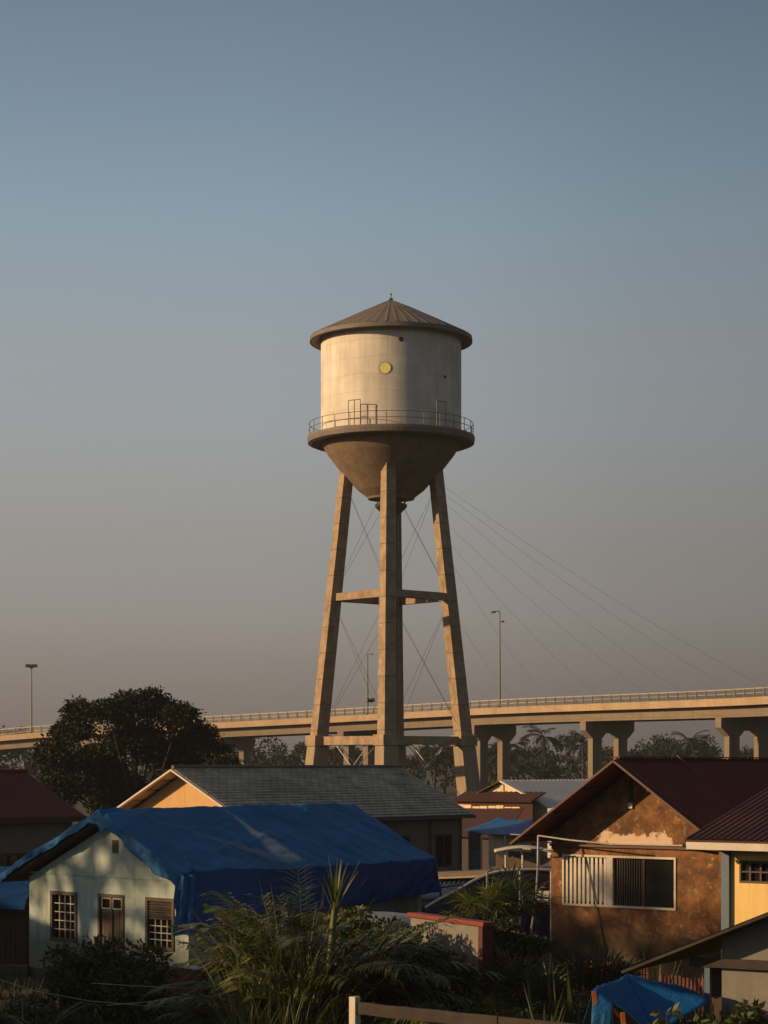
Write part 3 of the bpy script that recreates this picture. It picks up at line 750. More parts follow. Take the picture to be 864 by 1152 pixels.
def tarpaulin():
    O=(-8.97,51.71)
    root=thing('tarpaulin','large blue tarpaulin draped over the roof of the pale blue house, one side hanging','tarpaulin',(O[0],O[1],0),RB)
    xa=3.32; L=8.95; y0=-.47
    # cross profile: (x,z) from left lip over ridge to right eave
    prof=[(-.98,2.30),(-.90,2.37),(xa,4.145),(6.28,2.70)]
    seg=[0]; 
    for a,b in zip(prof[:-1],prof[1:]): seg.append(seg[-1]+math.hypot(b[0]-a[0],b[1]-a[1]))
    T=seg[-1]
    def pos(s):
        d=s*T
        for i in range(len(prof)-1):
            if d<=seg[i+1]+1e-9:
                k=(d-seg[i])/(seg[i+1]-seg[i]); return prof[i][0]+(prof[i+1][0]-prof[i][0])*k, prof[i][1]+(prof[i+1][1]-prof[i][1])*k
        return prof[-1]
    random.seed(31); cre=[]
    for _ in range(60):
        cx_,cy_=rnd(-.6,6.2),rnd(-.3,8.2); an=random.choice([rnd(.2,.9),rnd(1.2,1.9),rnd(2.2,2.9)]); cre.append((cx_,cy_,math.cos(an),math.sin(an),rnd(.5,1.9),rnd(-.05,.075),rnd(.06,.15)))
    def crease(x,y):
        h=0
        for cx_,cy_,dx,dy,ln,am,wd in cre:
            u_=(x-cx_)*dx+(y-cy_)*dy; v_=abs(-(x-cx_)*dy+(y-cy_)*dx+.06*math.sin(u_*3))
            if abs(u_)<ln and v_<wd: h+=am*(1-v_/wd)*(1-(u_/ln)**2)
        return h
    def wr(x,y,z=0):
        a=noise.noise(Vector((x*.9,y*.5,z)))*.05
        b=abs(noise.noise(Vector((x*.7+y*.5,y*1.5-x*.8,z+5))))*.055
        c=noise.noise(Vector((x*3+y*1.2,y*2.2,z+9)))*.022
        d=noise.noise(Vector((x*6,y*5,z+2)))*.012
        return a+b+c+d+crease(x,y)
    def fn(i,j):
        s=j; y=y0+L*i
        x,z=pos(s)
        front=max(0,1-(y-y0)/.55)
        sag=-.05*math.sin(math.pi*min(1,max(0,(x-xa)/3)))-.02*math.cos((y)*2.4)*abs(x-xa)/3
        z+=.035+wr(x,y)+sag*.8
        yy=y-.06*noise.noise(Vector((x*1.6,0,3)))*front
        # gathered ridge at the front
        z-= .16*front*max(0,1-abs(x-xa-.12)/.16)*(1 if i<.05 else 0)
        if x<-.3: z+= .03*math.sin(y*5)
        return Vector((x,yy,z))
    def uvf(i,j):
        x,z=pos(j); return (y0+L*i, max(0,(seg[2]-j*T)) if j*T<seg[2] else (j*T-seg[2]))
    mb=MB().grid(fn,230,150,True,uvf)
    # front valance hanging over the rake
    def fr(i,j):
        p=fn(0,i); h=.27+.09*noise.noise(Vector((p.x*1.8,2,2)))
        if p.x>xa: h+=.13*min(1,(p.x-xa)/1.2)
        else: h*=.75
        if abs(p.x-xa)<.35: h+=.22*(1-abs(p.x-xa)/.35)
        return p+Vector((noise.noise(Vector((p.x*5,j,1)))*.05*j,-.035*math.sin(p.x*7+j)*j-.05*j+.09*abs(noise.noise(Vector((p.x*4,j*2,8))))*j,-h*j))
    mb.grid(fr,190,8)
    mb.build('roof_cover',M['tarp'],root,solid=.006)
    # dark side curtain
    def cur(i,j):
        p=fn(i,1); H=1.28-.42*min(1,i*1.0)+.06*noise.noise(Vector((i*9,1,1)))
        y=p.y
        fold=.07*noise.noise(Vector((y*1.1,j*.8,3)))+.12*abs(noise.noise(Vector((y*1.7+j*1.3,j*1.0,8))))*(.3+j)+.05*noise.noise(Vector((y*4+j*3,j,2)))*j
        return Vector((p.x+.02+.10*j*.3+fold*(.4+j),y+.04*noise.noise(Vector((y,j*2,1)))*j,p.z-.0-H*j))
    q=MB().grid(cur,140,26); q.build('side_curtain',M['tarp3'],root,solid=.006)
    # bunched corner
    def bun(i,j):
        a=R(-200+230*i); zt=2.70-1.38*j
        r=.20+.06*math.sin(i*22+j*3)+.05*noise.noise(Vector((i*5,j*4,1)))-.07*math.sin(math.pi*j)*.5+.05*j
        return Vector((6.22+r*math.cos(a),-.33+r*math.sin(a),zt+.05*noise.noise(Vector((i*4,j,0)))))
    q=MB().grid(bun,60,26); q.build('bunched_corner',M['tarp2'],root,solid=.006)
    # straps at the far right corner
    q=MB().tube([(6.3,8.4,2.6),(6.75,8.1,1.9),(7.15,7.7,1.2)],.03,6); q.build('strap',M['black'],root)
    q=MB().tube([(6.3,8.35,2.0),(6.9,8.9,2.1),(7.4,9.3,2.3)],.02,6); q.build('strap',M['black'],root)
tarpaulin()

# ================================================================== GREY TILED HOUSE
def grey_house():
    rz=RB; Zr=5.13; half=3.5
    A=Vector((-6.97,67.6,0)); # ridge, near-left end
    O=A-uB*half; root=thing('tiled_house','orange gabled house with a long grey tiled roof behind the blue tarpaulin','house',(O.x,O.y,0),rz)
    L=11.3; pitch=.48
    ze=Zr-pitch*half
    # roof
    for sx in (-1,1):
        run=half+.05; dr=run*pitch; Ld=math.hypot(run,dr)
        slope_sheet((half,0,Zr),(0,1,0),(sx*run,0,-dr),L,Ld,.07,course=.2).build('roof',M['shingle'],root)
    MB().tube([(half,-.03,Zr+.02),(half,L+.03,Zr+.02)],.07,8).build('ridge_cap',M['shingle'],root)
    for sx in (-1,1):
        MB().bar((half,-.035,Zr-.07),(half+sx*(half+.04),-.035,ze-.08),.06,.17,up=(0,1,0)).build('fascia',M['whitewood'],root)
    w0,w1=.42,2*half-.32; g0=.55; yb=L-.25
    za=Zr-.13
    def zat(x): return za-pitch*abs(x-half)-.0
    wall_holes(w0,w1,-.2,zat(w1)-.0,[],g0,.2,(half,za)).build('gable_wall',M['orangewall'],root)
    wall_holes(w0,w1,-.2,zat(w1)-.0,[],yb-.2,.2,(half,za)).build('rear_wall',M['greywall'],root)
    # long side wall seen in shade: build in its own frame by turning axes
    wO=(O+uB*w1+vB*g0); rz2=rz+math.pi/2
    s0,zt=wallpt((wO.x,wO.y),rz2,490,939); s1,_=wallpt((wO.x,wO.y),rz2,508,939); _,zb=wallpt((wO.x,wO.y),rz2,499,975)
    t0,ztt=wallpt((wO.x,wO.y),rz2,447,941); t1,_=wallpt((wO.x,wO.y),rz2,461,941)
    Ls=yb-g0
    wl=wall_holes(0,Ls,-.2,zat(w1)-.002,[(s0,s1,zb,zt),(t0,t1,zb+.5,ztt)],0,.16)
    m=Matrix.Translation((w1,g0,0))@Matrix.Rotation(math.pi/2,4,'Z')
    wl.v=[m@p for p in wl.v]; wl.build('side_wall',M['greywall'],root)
    for a,b,c,d in ((s0,s1,zb,zt),(t0,t1,zb+.5,ztt)):
        f=MB()
        for p in ((a,b,d-.06,d),(a,b,c,c+.06),(a,a+.06,c+.06,d-.06),(b-.06,b,c+.06,d-.06),((a+b)/2-.03,(a+b)/2+.03,c+.06,d-.06)): f.box(p[0]+.001,p[1]-.001,-.02,.08,p[2],p[3])
        f.v=[m@p for p in f.v]; fo=f.build('window',M['darkwood'],root)
        f=MB().box(a+.05,b-.05,.09,.1,c+.05,d-.05); f.v=[m@p for p in f.v]; f.build('pane',M['glass'],fo)
        f=MB(); k=5
        for i in range(1,k*2): x=a+(b-a)*i/(k*2); f.box(x-.012,x+.012,.03,.05,c+.06,d-.06)
        f.v=[m@p for p in f.v]; f.build('grille',M['darkwood'],fo)
    wl=MB().box(0,.16,0,Ls,-.2,zat(w0)-.02); wl.v=[p+Vector((w0,g0,0)) for p in wl.v]; wl.build('side_wall',M['greywall'],root)
    s2,_=wallpt((wO.x,wO.y),rz2,484,950)
    q=MB().tube([(s2,-.08,-.1),(s2,-.08,zat(w1)-.1)],.05,8); q.v=[m@p for p in q.v]; q.build('downpipe',M['greywall'],root)
    q=MB().bar((2*half+.09,0,ze-.09),(2*half+.09,L,ze-.09),.1,.1); q.build('gutter',M['darksteel'],root)
grey_house()

# ================================================================== RED ROOF HOUSE (left)
def red_house():
    C=Vector((-9.03,62,0)); L=8.2
    O=C-vB*L; half=2.9; O=O-uB*(2*half); root=thing('red_roofed_house','low grey walled house with plain dark red roof at the left edge','house',(O.x,O.y,0),RB)
    ze=3.68; Zr=5.02
    for sx in (-1,1):
        dr=Zr-ze; slope_sheet((half,0,Zr),(0,1,0),(sx*half,0,-dr),L,math.hypot(half,dr),.06,pitch=.25,amp=.012).build('roof',M['maroon'],root)
    MB().tube([(half,0,Zr+.02),(half,L,Zr+.02)],.06,8).build('ridge_cap',M['maroon'],root)
    MB().bar((2*half+.02,0,ze-.08),(2*half+.02,L,ze-.08),.05,.16).build('fascia',M['darkwood'],root)
    m=Matrix.Translation((2*half-.4,.3,0))@Matrix.Rotation(math.pi/2,4,'Z')
    hl=[(x,x+1.1,1.35,2.55) for x in (.8,2.9,5.0,6.3)]
    hl=[(5.0,6.15,1.3,2.62),(3.3,4.45,1.3,2.62),(6.45,7.3,1.3,2.62)]
    wl=wall_holes(0,L-.5,-.2,ze-.1,hl,0,.16); wl.v=[m@p for p in wl.v]; wl.build('side_wall',M['greywall'],root)
    for a,b,c,d in hl:
        f=MB()
        for p in ((a,b,d-.07,d),(a,b,c,c+.07),(a,a+.07,c+.07,d-.07),(b-.07,b,c+.07,d-.07)): f.box(p[0]+.001,p[1]-.001,-.02,.08,p[2],p[3])
        for i in (1,2): f.box(a+(b-a)*i/3-.02,a+(b-a)*i/3+.02,.0,.05,c+.07,d-.07)
        f.v=[m@p for p in f.v]; fo=f.build('window',M['darkwood'],root)
        f=MB().box(a+.05,b-.05,.09,.1,c+.05,d-.05); f.v=[m@p for p in f.v]; f.build('pane',M['glass'],fo)
    for y in (.35,L-.5): 
        wall_holes(.4,2*half-.4,-.2,ze-.1,[],y,.16,(half,Zr-.16)).build('gable_wall',M['greywall'],root)
    MB().box(.4,.56,.5,L-.5,-.2,ze-.1).build('side_wall',M['greywall'],root)
red_house()

# ================================================================== LEFT SHED WITH BLUE SHEETS
def left_shed():
    # front plane facing the camera, right end tucked behind the blue house corner
    a=at(-60,1085,52.6); O=Vector((a.x,53.2,0))
    root=thing('lean_to_shed','dark brown lean-to shed beside the pale blue house, at the left edge','shed',(O.x,O.y,0),R(-6))
    wd=at(33,1000,52.5).x-O.x-.05
    q=MB(); k=16
    for i in range(k): q.box(wd*i/k+.004,wd*(i+1)/k-.004,0+(i%2)*.012,.05,-.1,1.55)
    q.build('front_wall',M['brownshed'],root)
    MB().box(0,wd,.06,3.4,-.1,1.5).build('shed_body',M['brownshed'],root)
    MB().hexa([(-.2,-.25,1.62),(wd,-.25,1.62),(wd,3.5,2.30),(-.2,3.5,2.30),(-.2,-.25,1.68),(wd,-.25,1.68),(wd,3.5,2.36),(-.2,3.5,2.36)]).build('roof',M['darkwood'],root)
    MB().box(-.2,wd+.35,-1.5,-1.1,-.05,.18).build('step',M['whitewall'],root)
    for (za,zb,ya,yb,nm,lab) in ((1.70,2.0,-.42,.9,'blue_sheet','dark blue sheet folded along the lower edge of the lean-to roof at the left edge'),(2.02,2.42,.5,3.0,'blue_sheet','brighter blue sheet lying higher on the lean-to roof, just left of the pale blue house')):
        def fn(i,j):
            x=-.3+(wd+.3)*i; y=ya+(yb-ya)*j
            z=za+(zb-za)*j+.05*abs(noise.noise(Vector((x*.8,y*2.5,za))))+.03*noise.noise(Vector((x*2,y*5,1)))
            if j<.2: z-=(.2-j)*1.1
            return wmat(root)@Vector((x,y,z+.03))
        q=MB().grid(fn,40,24); o=thing(nm,lab,'tarpaulin',wmat(root)@Vector((0,ya,za)),R(-6)); q.build('cloth',M['tarp3'],o,world=True,solid=.006)
left_shed()

# ================================================================== BROWN HOUSE
RW=R(-36.7); uW=Vector((math.cos(RW),math.sin(RW),0)); vW=Vector((-math.sin(RW),math.cos(RW),0))
OW=(4.19,51.2)
def brown_house():
    root=thing('brown_house','ochre brown stained plaster house with dark red gabled roof and one wide white framed window','house',(OW[0],OW[1],0),RW)
    w=lambda px,py,yl=0: wallpt(OW,RW,px,py,yl)
    W=4.82; xa=2.42; Zr=5.40; pitch=.70; ov=.95; L=11.5
    ze=Zr-.14-pitch*xa
    x0,zt=w(633,961); xm0,_=w(683,962); xm1,_=w(690,962); x1,_=w(761,964.5); _,zb=w(690,1021)
    zt=w(690,962.5)[1]
    za=Zr-.16
    wall_holes(0,W,-.3,za-pitch*xa-.02,[(x0,x1,zb,zt)],0,.18,(xa,za)).build('front_wall',M['brownwall'],root)
    MB().box(W-.18,W,.181,L-1.5,-.3,za-pitch*xa-.06).build('side_wall',M['brownwall'],root)
    MB().box(0,.18,.181,L-1.5,-.3,za-pitch*xa-.06).build('side_wall',M['brownwall'],root)
    wall_holes(0,W,-.3,za-pitch*xa-.02,[],L-1.5,.18,(xa,za)).build('rear_wall',M['brownwall'],root)
    # window: white slatted part, cream mullion, dark sliding pair
    f=MB(); t=.055
    for a,b,c,d in ((x0,x1,zt-t,zt),(x0,x1,zb,zb+t),(x0,x0+t,zb+t,zt-t),(x1-t,x1,zb+t,zt-t),(xm0,xm1,zb+t,zt-t)): f.box(a+.001,b-.001,-.035,.09,c,d)
    fo=f.build('window',M['whitewood'],root,bevel=.005)
    MB().box(xm1,x1-t,.07,.08,zb+t,zt-t).build('pane',M['glass'],fo)
    MB().box(x0+t,xm0,.10,.11,zb+t,zt-t).build('pane',M['glass'],fo)
    xx=xm1+(x1-xm1)*.47; MB().box(xx-.02,xx+.02,.04,.07,zb+t,zt-t).build('sash_bar',M['bargeboard'],fo)
    k=10; bars=MB()
    for i in range(k):
        a=x0+t+(xm0-x0-t)*(i+.15)/k; wd=(xm0-x0-t)/k*.55
        bars.box(a,a+wd,.01+.006*(i%2),.03+.006*(i%2),zb+t,zt-t)
    bars.build('slat_bars',M['whitewood'],fo)
    cu=MB().grid(lambda i,j:Vector((x0+t+(xm0-x0-t)*i,.075+.012*math.sin(i*38),zb+t+(zt-zb-2*t)*(.05+.80*j))),60,4); cu.build('curtain',M['palesheet'],fo)
    q=MB()
    for i in range(12):
        a=xm1+(xx-xm1)*i/12; q.box(a,a+.03,.05,.056,zb+t,zt-t)
    q.build('blind',M['darkwood'],fo)
    # ledge with conduit
    zl=w(700,951)[1]
    MB().box(0,W*.97,-.09,-.002,zl-.06,zl).build('ledge',M['bargeboard'],root)
    q=MB().tube([(-.9,-.5,zl+.22),(0,-.14,zl+.18),(1.6,-.13,zl+.03),(W*.9,-.13,zl+.04)],.02,6); q.build('conduit',M['greybar'],root)
    vx,vz=w(710,890,0); q=MB().box(vx-.06,vx+.06,-.015,-.002,vz-.28,vz+.30).build('vent_slot',M['black'],root)
    MB().box(vx-.06,vx+.06,-.06,-.005,vz-.42,vz-.285).build('lamp_box',M['whitewood'],root)
    # roof
    for sx in (-1,1):
        run=2.92; dr=run*pitch; LL=L if sx<0 else L
        slope_sheet((xa,-ov,Zr),(0,1,0),(sx*run,0,-dr),LL,math.hypot(run,dr),.05,pitch=.2,amp=.017,nd=4).build('roof_slope',M['maroon'] ,root)
        MB().bar((xa,-ov-.03,Zr-.06),(xa+sx*(run+.02),-ov-.03,Zr-dr-.07),.05,.25,up=(0,1,0)).build('bargeboard',M['bargeboard'],root)
        for j in range(1,4):
            xx2=xa+sx*run*j/3.4; z=Zr-.12-pitch*abs(xx2-xa)
            MB().box(xx2-.04,xx2+.04,-ov+.01,.0-.003,z-.06,z).build('purlin',M['darkwood'],root)
    MB().bar((xa,-ov-.02,Zr+.03),(xa,L-ov,Zr+.03),.24,.03).build('ridge_cap',M['maroon'],root)
    MB().tube([(xa+.1,1.9,Zr+.08),(xa+1.1,1.5,Zr-.60)],.02,5).build('loose_strip',M['bargeboard'],root)
    MB().tube([(W+.09,-.09,1.75),(W+.09,-.09,3.15)],.05,8).build('downpipe',M['whitewood'],root)
    MB().tube([(W+.09,-.09,.1),(W+.09,-.09,1.74)],.055,8).build('downpipe',M['redwall'],root)
brown_house()

# ================================================================== YELLOW HOUSE
def yellow_house():
    O=(7.94,47.3); root=thing('yellow_house','bright yellow house with brown corrugated roof and cream fascia at the right edge','house',(O[0],O[1],0),RW)
    w=lambda px,py,yl=0: wallpt(O,RW,px,py,yl)
    W=6.0; zt=3.42
    x0,a=w(832,968); x1,_=w(868,968); _,b=w(845,993.5)
    wall_holes(0,W,-.2,zt,[(x0,x1,b,a)],0,.16).build('front_wall',M['yellowwall'],root)
    MB().box(-.0,.16,.161,4.5,-.2,zt+.4).build('side_wall',M['yellowwall'],root)
    MB().box(-.10,.10,-.11,-.003,-.2,zt).build('corner_post',M['bluesheet'],root)
    MB().box(.16,.30,-.004,-.002,.2,zt-.3)
    MB().box(x0-.08,W,-.05,-.003,a+.012,a+.13).build('lintel',M['yellowwall'],root)
    f=MB(); t=.05
    for p in ((x0,x1,a-t,a),(x0,x1,b,b+t),(x0,x0+t,b+t,a-t),(x1-t,x1,b+t,a-t)): f.box(p[0]+.001,p[1]-.001,-.02,.06,p[2],p[3])
    for i in (1,2): f.box(x0+(x1-x0)*i/3-.025,x0+(x1-x0)*i/3+.025,-.01,.05,b+t,a-t)
    f.box(x0+t,x1-t,-.005,.045,(a+b)/2-.02,(a+b)/2+.02)
    fo=f.build('window',M['bluewood'],root,bevel=.004); MB().box(x0+t,x1-t,.07,.08,b+t,a-t).build('pane',M['glass'],fo)
    # eave corner
    ex,ez=w(770,945,-1.2)
    run=5.2; rise=run*.265
    slope_sheet((ex,-1.2+run,ez+rise+.02),(1,0,0),(0,-run,-rise),8,math.hypot(run,rise),.04,pitch=.17,amp=.028,nd=4).build('roof',M['maroon2'],root)
    MB().box(ex+.02,ex+8,-1.16,-1.13,ez-.21,ez-.035).build('fascia',M['whitewood'],root)
    q=MB(); q.hexa([(ex+.01,-1.12,ez-.2),(ex+.06,-1.12,ez-.2),(ex+.06,-1.2+run,ez+rise-.2),(ex+.01,-1.2+run,ez+rise-.2),(ex+.01,-1.12,ez-.04),(ex+.06,-1.12,ez-.04),(ex+.06,-1.2+run,ez+rise-.04),(ex+.01,-1.2+run,ez+rise-.04)]); q.build('bargeboard',M['whitewood'],root)
    MB().box(ex+.1,ex+8,-1.12,-.17,ez-.19,ez-.165).build('soffit',M['bluesheet'],root)
    q=MB().tube([(ex-.15,-1.0,ez-.12),(ex-.02,-.9,ez-.22),(ex+.5,-.5,ez-.32)],.035,6); q.build('bracket',M['darksteel'],root)
yellow_house()

# ================================================================== RIGHT FRONT SHED
def front_shed():
    rz=R(-30); Y=36.0
    O=at(812,1100,Y); O.z=0
    root=thing('plaster_shed','small grey plaster shed with dark sloping roof edge in the lower right corner','shed',O,rz)
    w=lambda px,py,yl=0: wallpt((O.x,O.y),rz,px,py,yl)
    xa,za=w(905,1012); xl,zl=w(702,1090,-.5); xb,zbm=w(830,1084)
    W=2*xa
    p=(za-zl)/(xa-xl)
    wall_holes(0,W,-.2,za-p*xa-.1,[],0,.15,(xa,za-.1)).build('front_wall',M['whitewall'],root)
    MB().box(0,.15,.151,3.5,-.2,za-p*xa-.12).build('side_wall',M['whitewall'],root)
    b0,_=w(776,1080,-.12); 
    MB().box(b0,W,-.14,-.03,zbm-.08,zbm+.08).build('tie_beam',M['fencewood'],root)
    run=xa-xl; 
    for sx in (-1,1):
        slope_sheet((xa,-.5,za),(0,1,0),(sx*run,0,-p*run),4.3,run*math.hypot(1,p),.05).build('roof',M['darkwood'],root)
        MB().bar((xa,-.53,za-.05),(xa+sx*run,-.53,za-p*run-.05),.05,.17,up=(0,1,0)).build('bargeboard',M['fencewood'],root)
    px_,_=w(797,1100,-.05); MB().box(px_-.05,px_+.05,-.12,-.02,-.1,zbm-.09).build('post',M['bluesheet'],root)
    MB().box(b0+.1,-.02,.6,.66,-.1,zbm-.12).build('inner_panel',M['darkwood'],root)
front_shed()

# ================================================================== SMALL BLUE CANOPY (bottom right)
def canopy():
    c=at(707,1150,34); c.z=0
    root=thing('blue_canopy','small bright blue tarpaulin shelter on poles in front of the grey plaster shed','canopy',c)
    ap=at(706,1096,34.6); L=at(668,1112,33.6); Rr=at(800,1125,34.2); LL=at(652,1152,33.2); bk=at(775,1112,36); bl=at(690,1105,36.2)
    q=MB()
    def tri(a,b,cc,n=14):
        vs=[];idx={}
        for i in range(n+1):
            for j in range(n+1-i):
                k=n-i-j; p=(a*i+b*j+cc*k)/n; e=min(i,j,k)/n
                p=p+Vector((0,0,-.16*e*3*.5+.05*noise.noise(p*2.2)+.02*noise.noise(p*6))); idx[(i,j)]=len(vs); vs.append(p)
        fs=[]
        for i in range(n):
            for j in range(n-i):
                fs.append((idx[(i,j)],idx[(i+1,j)],idx[(i,j+1)]))
                if i+j<n-1: fs.append((idx[(i+1,j)],idx[(i+1,j+1)],idx[(i,j+1)]))
        q.add(vs,fs,True)
    fr=at(740,1165,33.4)
    tri(ap,L,fr); tri(ap,fr,Rr); tri(ap,Rr,bk); tri(ap,bk,bl); tri(ap,bl,L)
    def hang(i,j):
        p=L.lerp(fr,i*.3); return p+Vector((-.12*j+.05*math.sin(i*14+j*2)*j,-.05*j,-.85*j))
    q.grid(hang,14,10)
    def hang2(i,j):
        p=bl.lerp(L,i); return p+Vector((-.25*j*i,0,-.8*j+.03*math.sin(i*10)))
    q.grid(hang2,14,8)
    q.build('cloth',M['tarp2'],root,world=True,solid=.006)
    for a,px in ((L,668),(L.lerp(fr,.45),690),(Rr,800)):
        b=Vector((a.x+.12,a.y+.05,0)); MB().bar(b,a-Vector((0,0,.05)),.07,.07).build('pole',M['orangepole'],root,world=True)
    MB().bar(L+Vector((.3,.05,-.3)),L.lerp(fr,.5)+Vector((.4,.1,-.75)),.05,.05).build('brace',M['orangepole'],root,world=True)
canopy()

# ================================================================== WALLS AND FENCES
def coping_wall():
    a=at(462,1028,44.5); b=at(545,1035,41.8); 
    d=(b-a); d.z=0; L=d.length; rz=math.atan2(d.y,d.x)
    root=thing('garden_wall','short dirty white garden wall with bright red coping and a dark red end pillar','wall',(a.x,a.y,0),rz)
    zt=2.04
    MB().box(0,L-.17,0,.16,-.2,zt-.105).build('wall_panel',M['whitewall'],root)
    MB().box(-.05,L+.05,-.07,.23,zt-.10,zt+.0).build('coping',M['redpaint'],root,bevel=.02)
    MB().box(L-.165,L+.0,-.05,.21,-.2,zt-.103).build('end_pillar',M['redwall'],root)
    MB().box(0,L-.215,-.012,-.002,-.2,.62).build('painted_base',M['redwall'],root)
coping_wall()
def red_wall():
    a=at(172,1092,44.8); b=at(228,1096,43.2); d=b-a; d.z=0; L=d.length
    root=thing('garden_wall','low dark red garden wall with a pale chipped top edge in front of the pale blue house','wall',(a.x,a.y,0),math.atan2(d.y,d.x))
    zt=.90
    MB().box(0,L,0,.15,-.2,zt).build('wall_panel',M['redwall'],root)
    MB().box(.18,L+.06,-.05,.19,zt+.002,zt+.055).build('coping',M['palesheet'],root,bevel=.01)
red_wall()
def rail_fence():
    a=at(400,1121,34); b=at(660,1148,31.0)
    d=b-a; d.z=0; L=d.length; ht=a.z
    root=thing('rail_fence','old timber rail fence with a pale end post in the foreground','fence',(a.x,a.y,0),math.atan2(d.y,d.x))
    MB().box(-.07,.07,-.09,.05,-.2,ht,).build('end_post',M['whitewood'],root,bevel=.01)
    zr=ht-.10
    x=.08
    while x<L+4:
        l=min(2.9,L+4-x); q=MB(); n=14
        vs=[];fs=[]
        for i in range(n+1):
            xx=x+l*i/n; w=.01*noise.noise(Vector((xx*2,0,0)))
            vs+=[(xx,-.05,zr-.19+w),(xx,.03,zr-.19+w),(xx,.03,zr+.01+w*1.3),(xx,-.05,zr+.01+w*1.3)]
        for i in range(n): 
            for k in range(4): fs.append((4*i+k,4*i+(k+1)%4,4*i+4+(k+1)%4,4*i+4+k))
        q.add(vs,fs+[(3,2,1,0),(4*n,4*n+1,4*n+2,4*n+3)]); q.build('rail',M['fencewood'],root,bevel=.008)
        MB().box(x+l-.06,x+l+.06,.04,.15,-.2,zr-.03).build('post',M['fencewood'],root)
        x+=l+.02
rail_fence()
def picket(name,label,a,b,z0,z1,mat,step,w,rail=True,cat='fence'):
    d=b-a; d.z=0; L=d.length
    root=thing(name,label,cat,(a.x,a.y,0),math.atan2(d.y,d.x))
    x=0
    n=0
    while x<L and n<95:
        h=z1+rnd(-.03,.03); MB().box(x,x+w,0,.025,z0,h,0).build('picket',mat,root); x+=step; n+=1
    for z in (z0+.2,z1-.2): MB().box(-.02,L+.02,.028,.07,z-.04,z+.04).build('rail',mat,root)
picket('picket_fence','dark red picket fence at the foot of the ochre brown house',at(640,1080,47.8),at(728,1085,46.0),-.1,.72,M['redwall'],.085,.045)
picket('picket_fence','dark red picket fence between the blue canopy and the grey plaster shed',at(742,1080,41.5),at(800,1085,40.5),-.1,1.0,M['redwall'],.10,.055)
picket('metal_gate','dark gate of thin vertical bars left of the ochre brown house',at(593,1000,53.5),at(622,1000,52.8),.45,2.1,M['greybar'],.13,.03,cat='gate')

# utility pole / bent pipe at the left of the brown house
def pipes():
    r=thing('antenna_pole','thin bent metal pole with cross arm left of the ochre brown house','pole',at(605,1095,50.2)*1)
    r.location.z=0
    p=[at(592,1088,49.6),at(597,1050,49.8),at(603,1010,50),at(605,975,50.2),at(605.5,940,50.4)]
    MB().tube(p,.028,6).build('pole',M['greybar'],r,world=True)
    MB().tube([at(605.5,940,50.4),at(640,945,50.0),at(690,950,49.2)],.022,5).build('arm',M['greybar'],r,world=True)
    for y in (948,956): MB().tube([at(588,y-1,51),at(622,y,50.6)],.018,5).build('cross_bar',M['greybar'],r,world=True)
pipes()

# ================================================================== MIDDLE DISTANCE SHACKS
def white_roof_house():
    # gable end lit, roof ridge running right
    Y=98; rz=RB; A=at(566,877.5,Y); half=3.0
    O=A.copy(); O.z=0; O=O-uB*half; root=thing('white_roofed_house','cream gabled house with white metal roof and maroon cladding beyond the tiled roof','house',O,rz)
    Zr=A.z; pitch=.42
    for sx in (-1,1):
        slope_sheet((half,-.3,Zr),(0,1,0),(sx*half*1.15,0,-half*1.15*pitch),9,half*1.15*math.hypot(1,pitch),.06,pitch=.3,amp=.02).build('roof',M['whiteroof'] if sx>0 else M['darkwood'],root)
    za=Zr-.12
    wall_holes(0,2*half,-.2,za-half*pitch,[],0,.2,(half,za)).build('gable_wall',M['cream'],root)
    MB().box(2*half-.2,2*half,.21,8.5,-.2,za-half*pitch-.04).build('side_wall',M['greywall'],root)
    MB().box(0,.2,.21,8.5,-.2,za-half*pitch-.04).build('side_wall',M['greywall'],root)
    slope_sheet((.75,-.04,3.92),(1,0,0),(0,-1.1,-.42),2*half-1.15,1.18,.05,pitch=.3,amp=.02).build('porch_roof',M['brick'],root)
    MB().box(.8,2*half-.5,-.9,-.8,-.2,3.45).build('porch_screen',M['brick'],root)
    MB().box(2*half-.1,2*half+.25,-.3,-.02,-.2,za-half*pitch+.1).build('corner_post',M['whitewood'],root)
    MB().box(half-.14,half+.06,-.06,-.01,za-1.2,za-.05).build('king_post',M['whitewood'],root)
white_roof_house()
def dark_roof_shack():
    rz=RB; Y=88; A=at(548,877,Y); half=2.6
    A=at(546,879,90); O=A.copy(); O.z=0; O-=uB*half
    root=thing('dark_roofed_shack','low shack with black and maroon roof sheets below the white roofed house','shack',O,rz)
    zr=at(560,914,86).z
    q=MB(); A1=(.1,-3.6,zr-1.0); A2=(2*half+1.4,-3.6,zr-1.05); B1=(1.3,-.8,zr+.02); B2=(2*half+.2,-.8,zr+.12)
    up=Vector((0,0,.05)); q.hexa([Vector(A1),Vector(A2),Vector(B2),Vector(B1)]+[Vector(p)+up for p in (A1,A2,B2,B1)]); q.build('roof',M['brick'],root)
    MB().box(.4,2*half+1.0,-3.3,-1.1,-.2,zr-1.12).build('wall',M['darkwood'],root)
    q=MB()
    for k in range(9): q.box(1.2+k*.45,1.6+k*.45,-.86+.03*(k%2),-.78,zr+.10,zr+.20+rnd(-.05,.06))
    q.build('broken_edge',M['cream'],root)
dark_roof_shack()
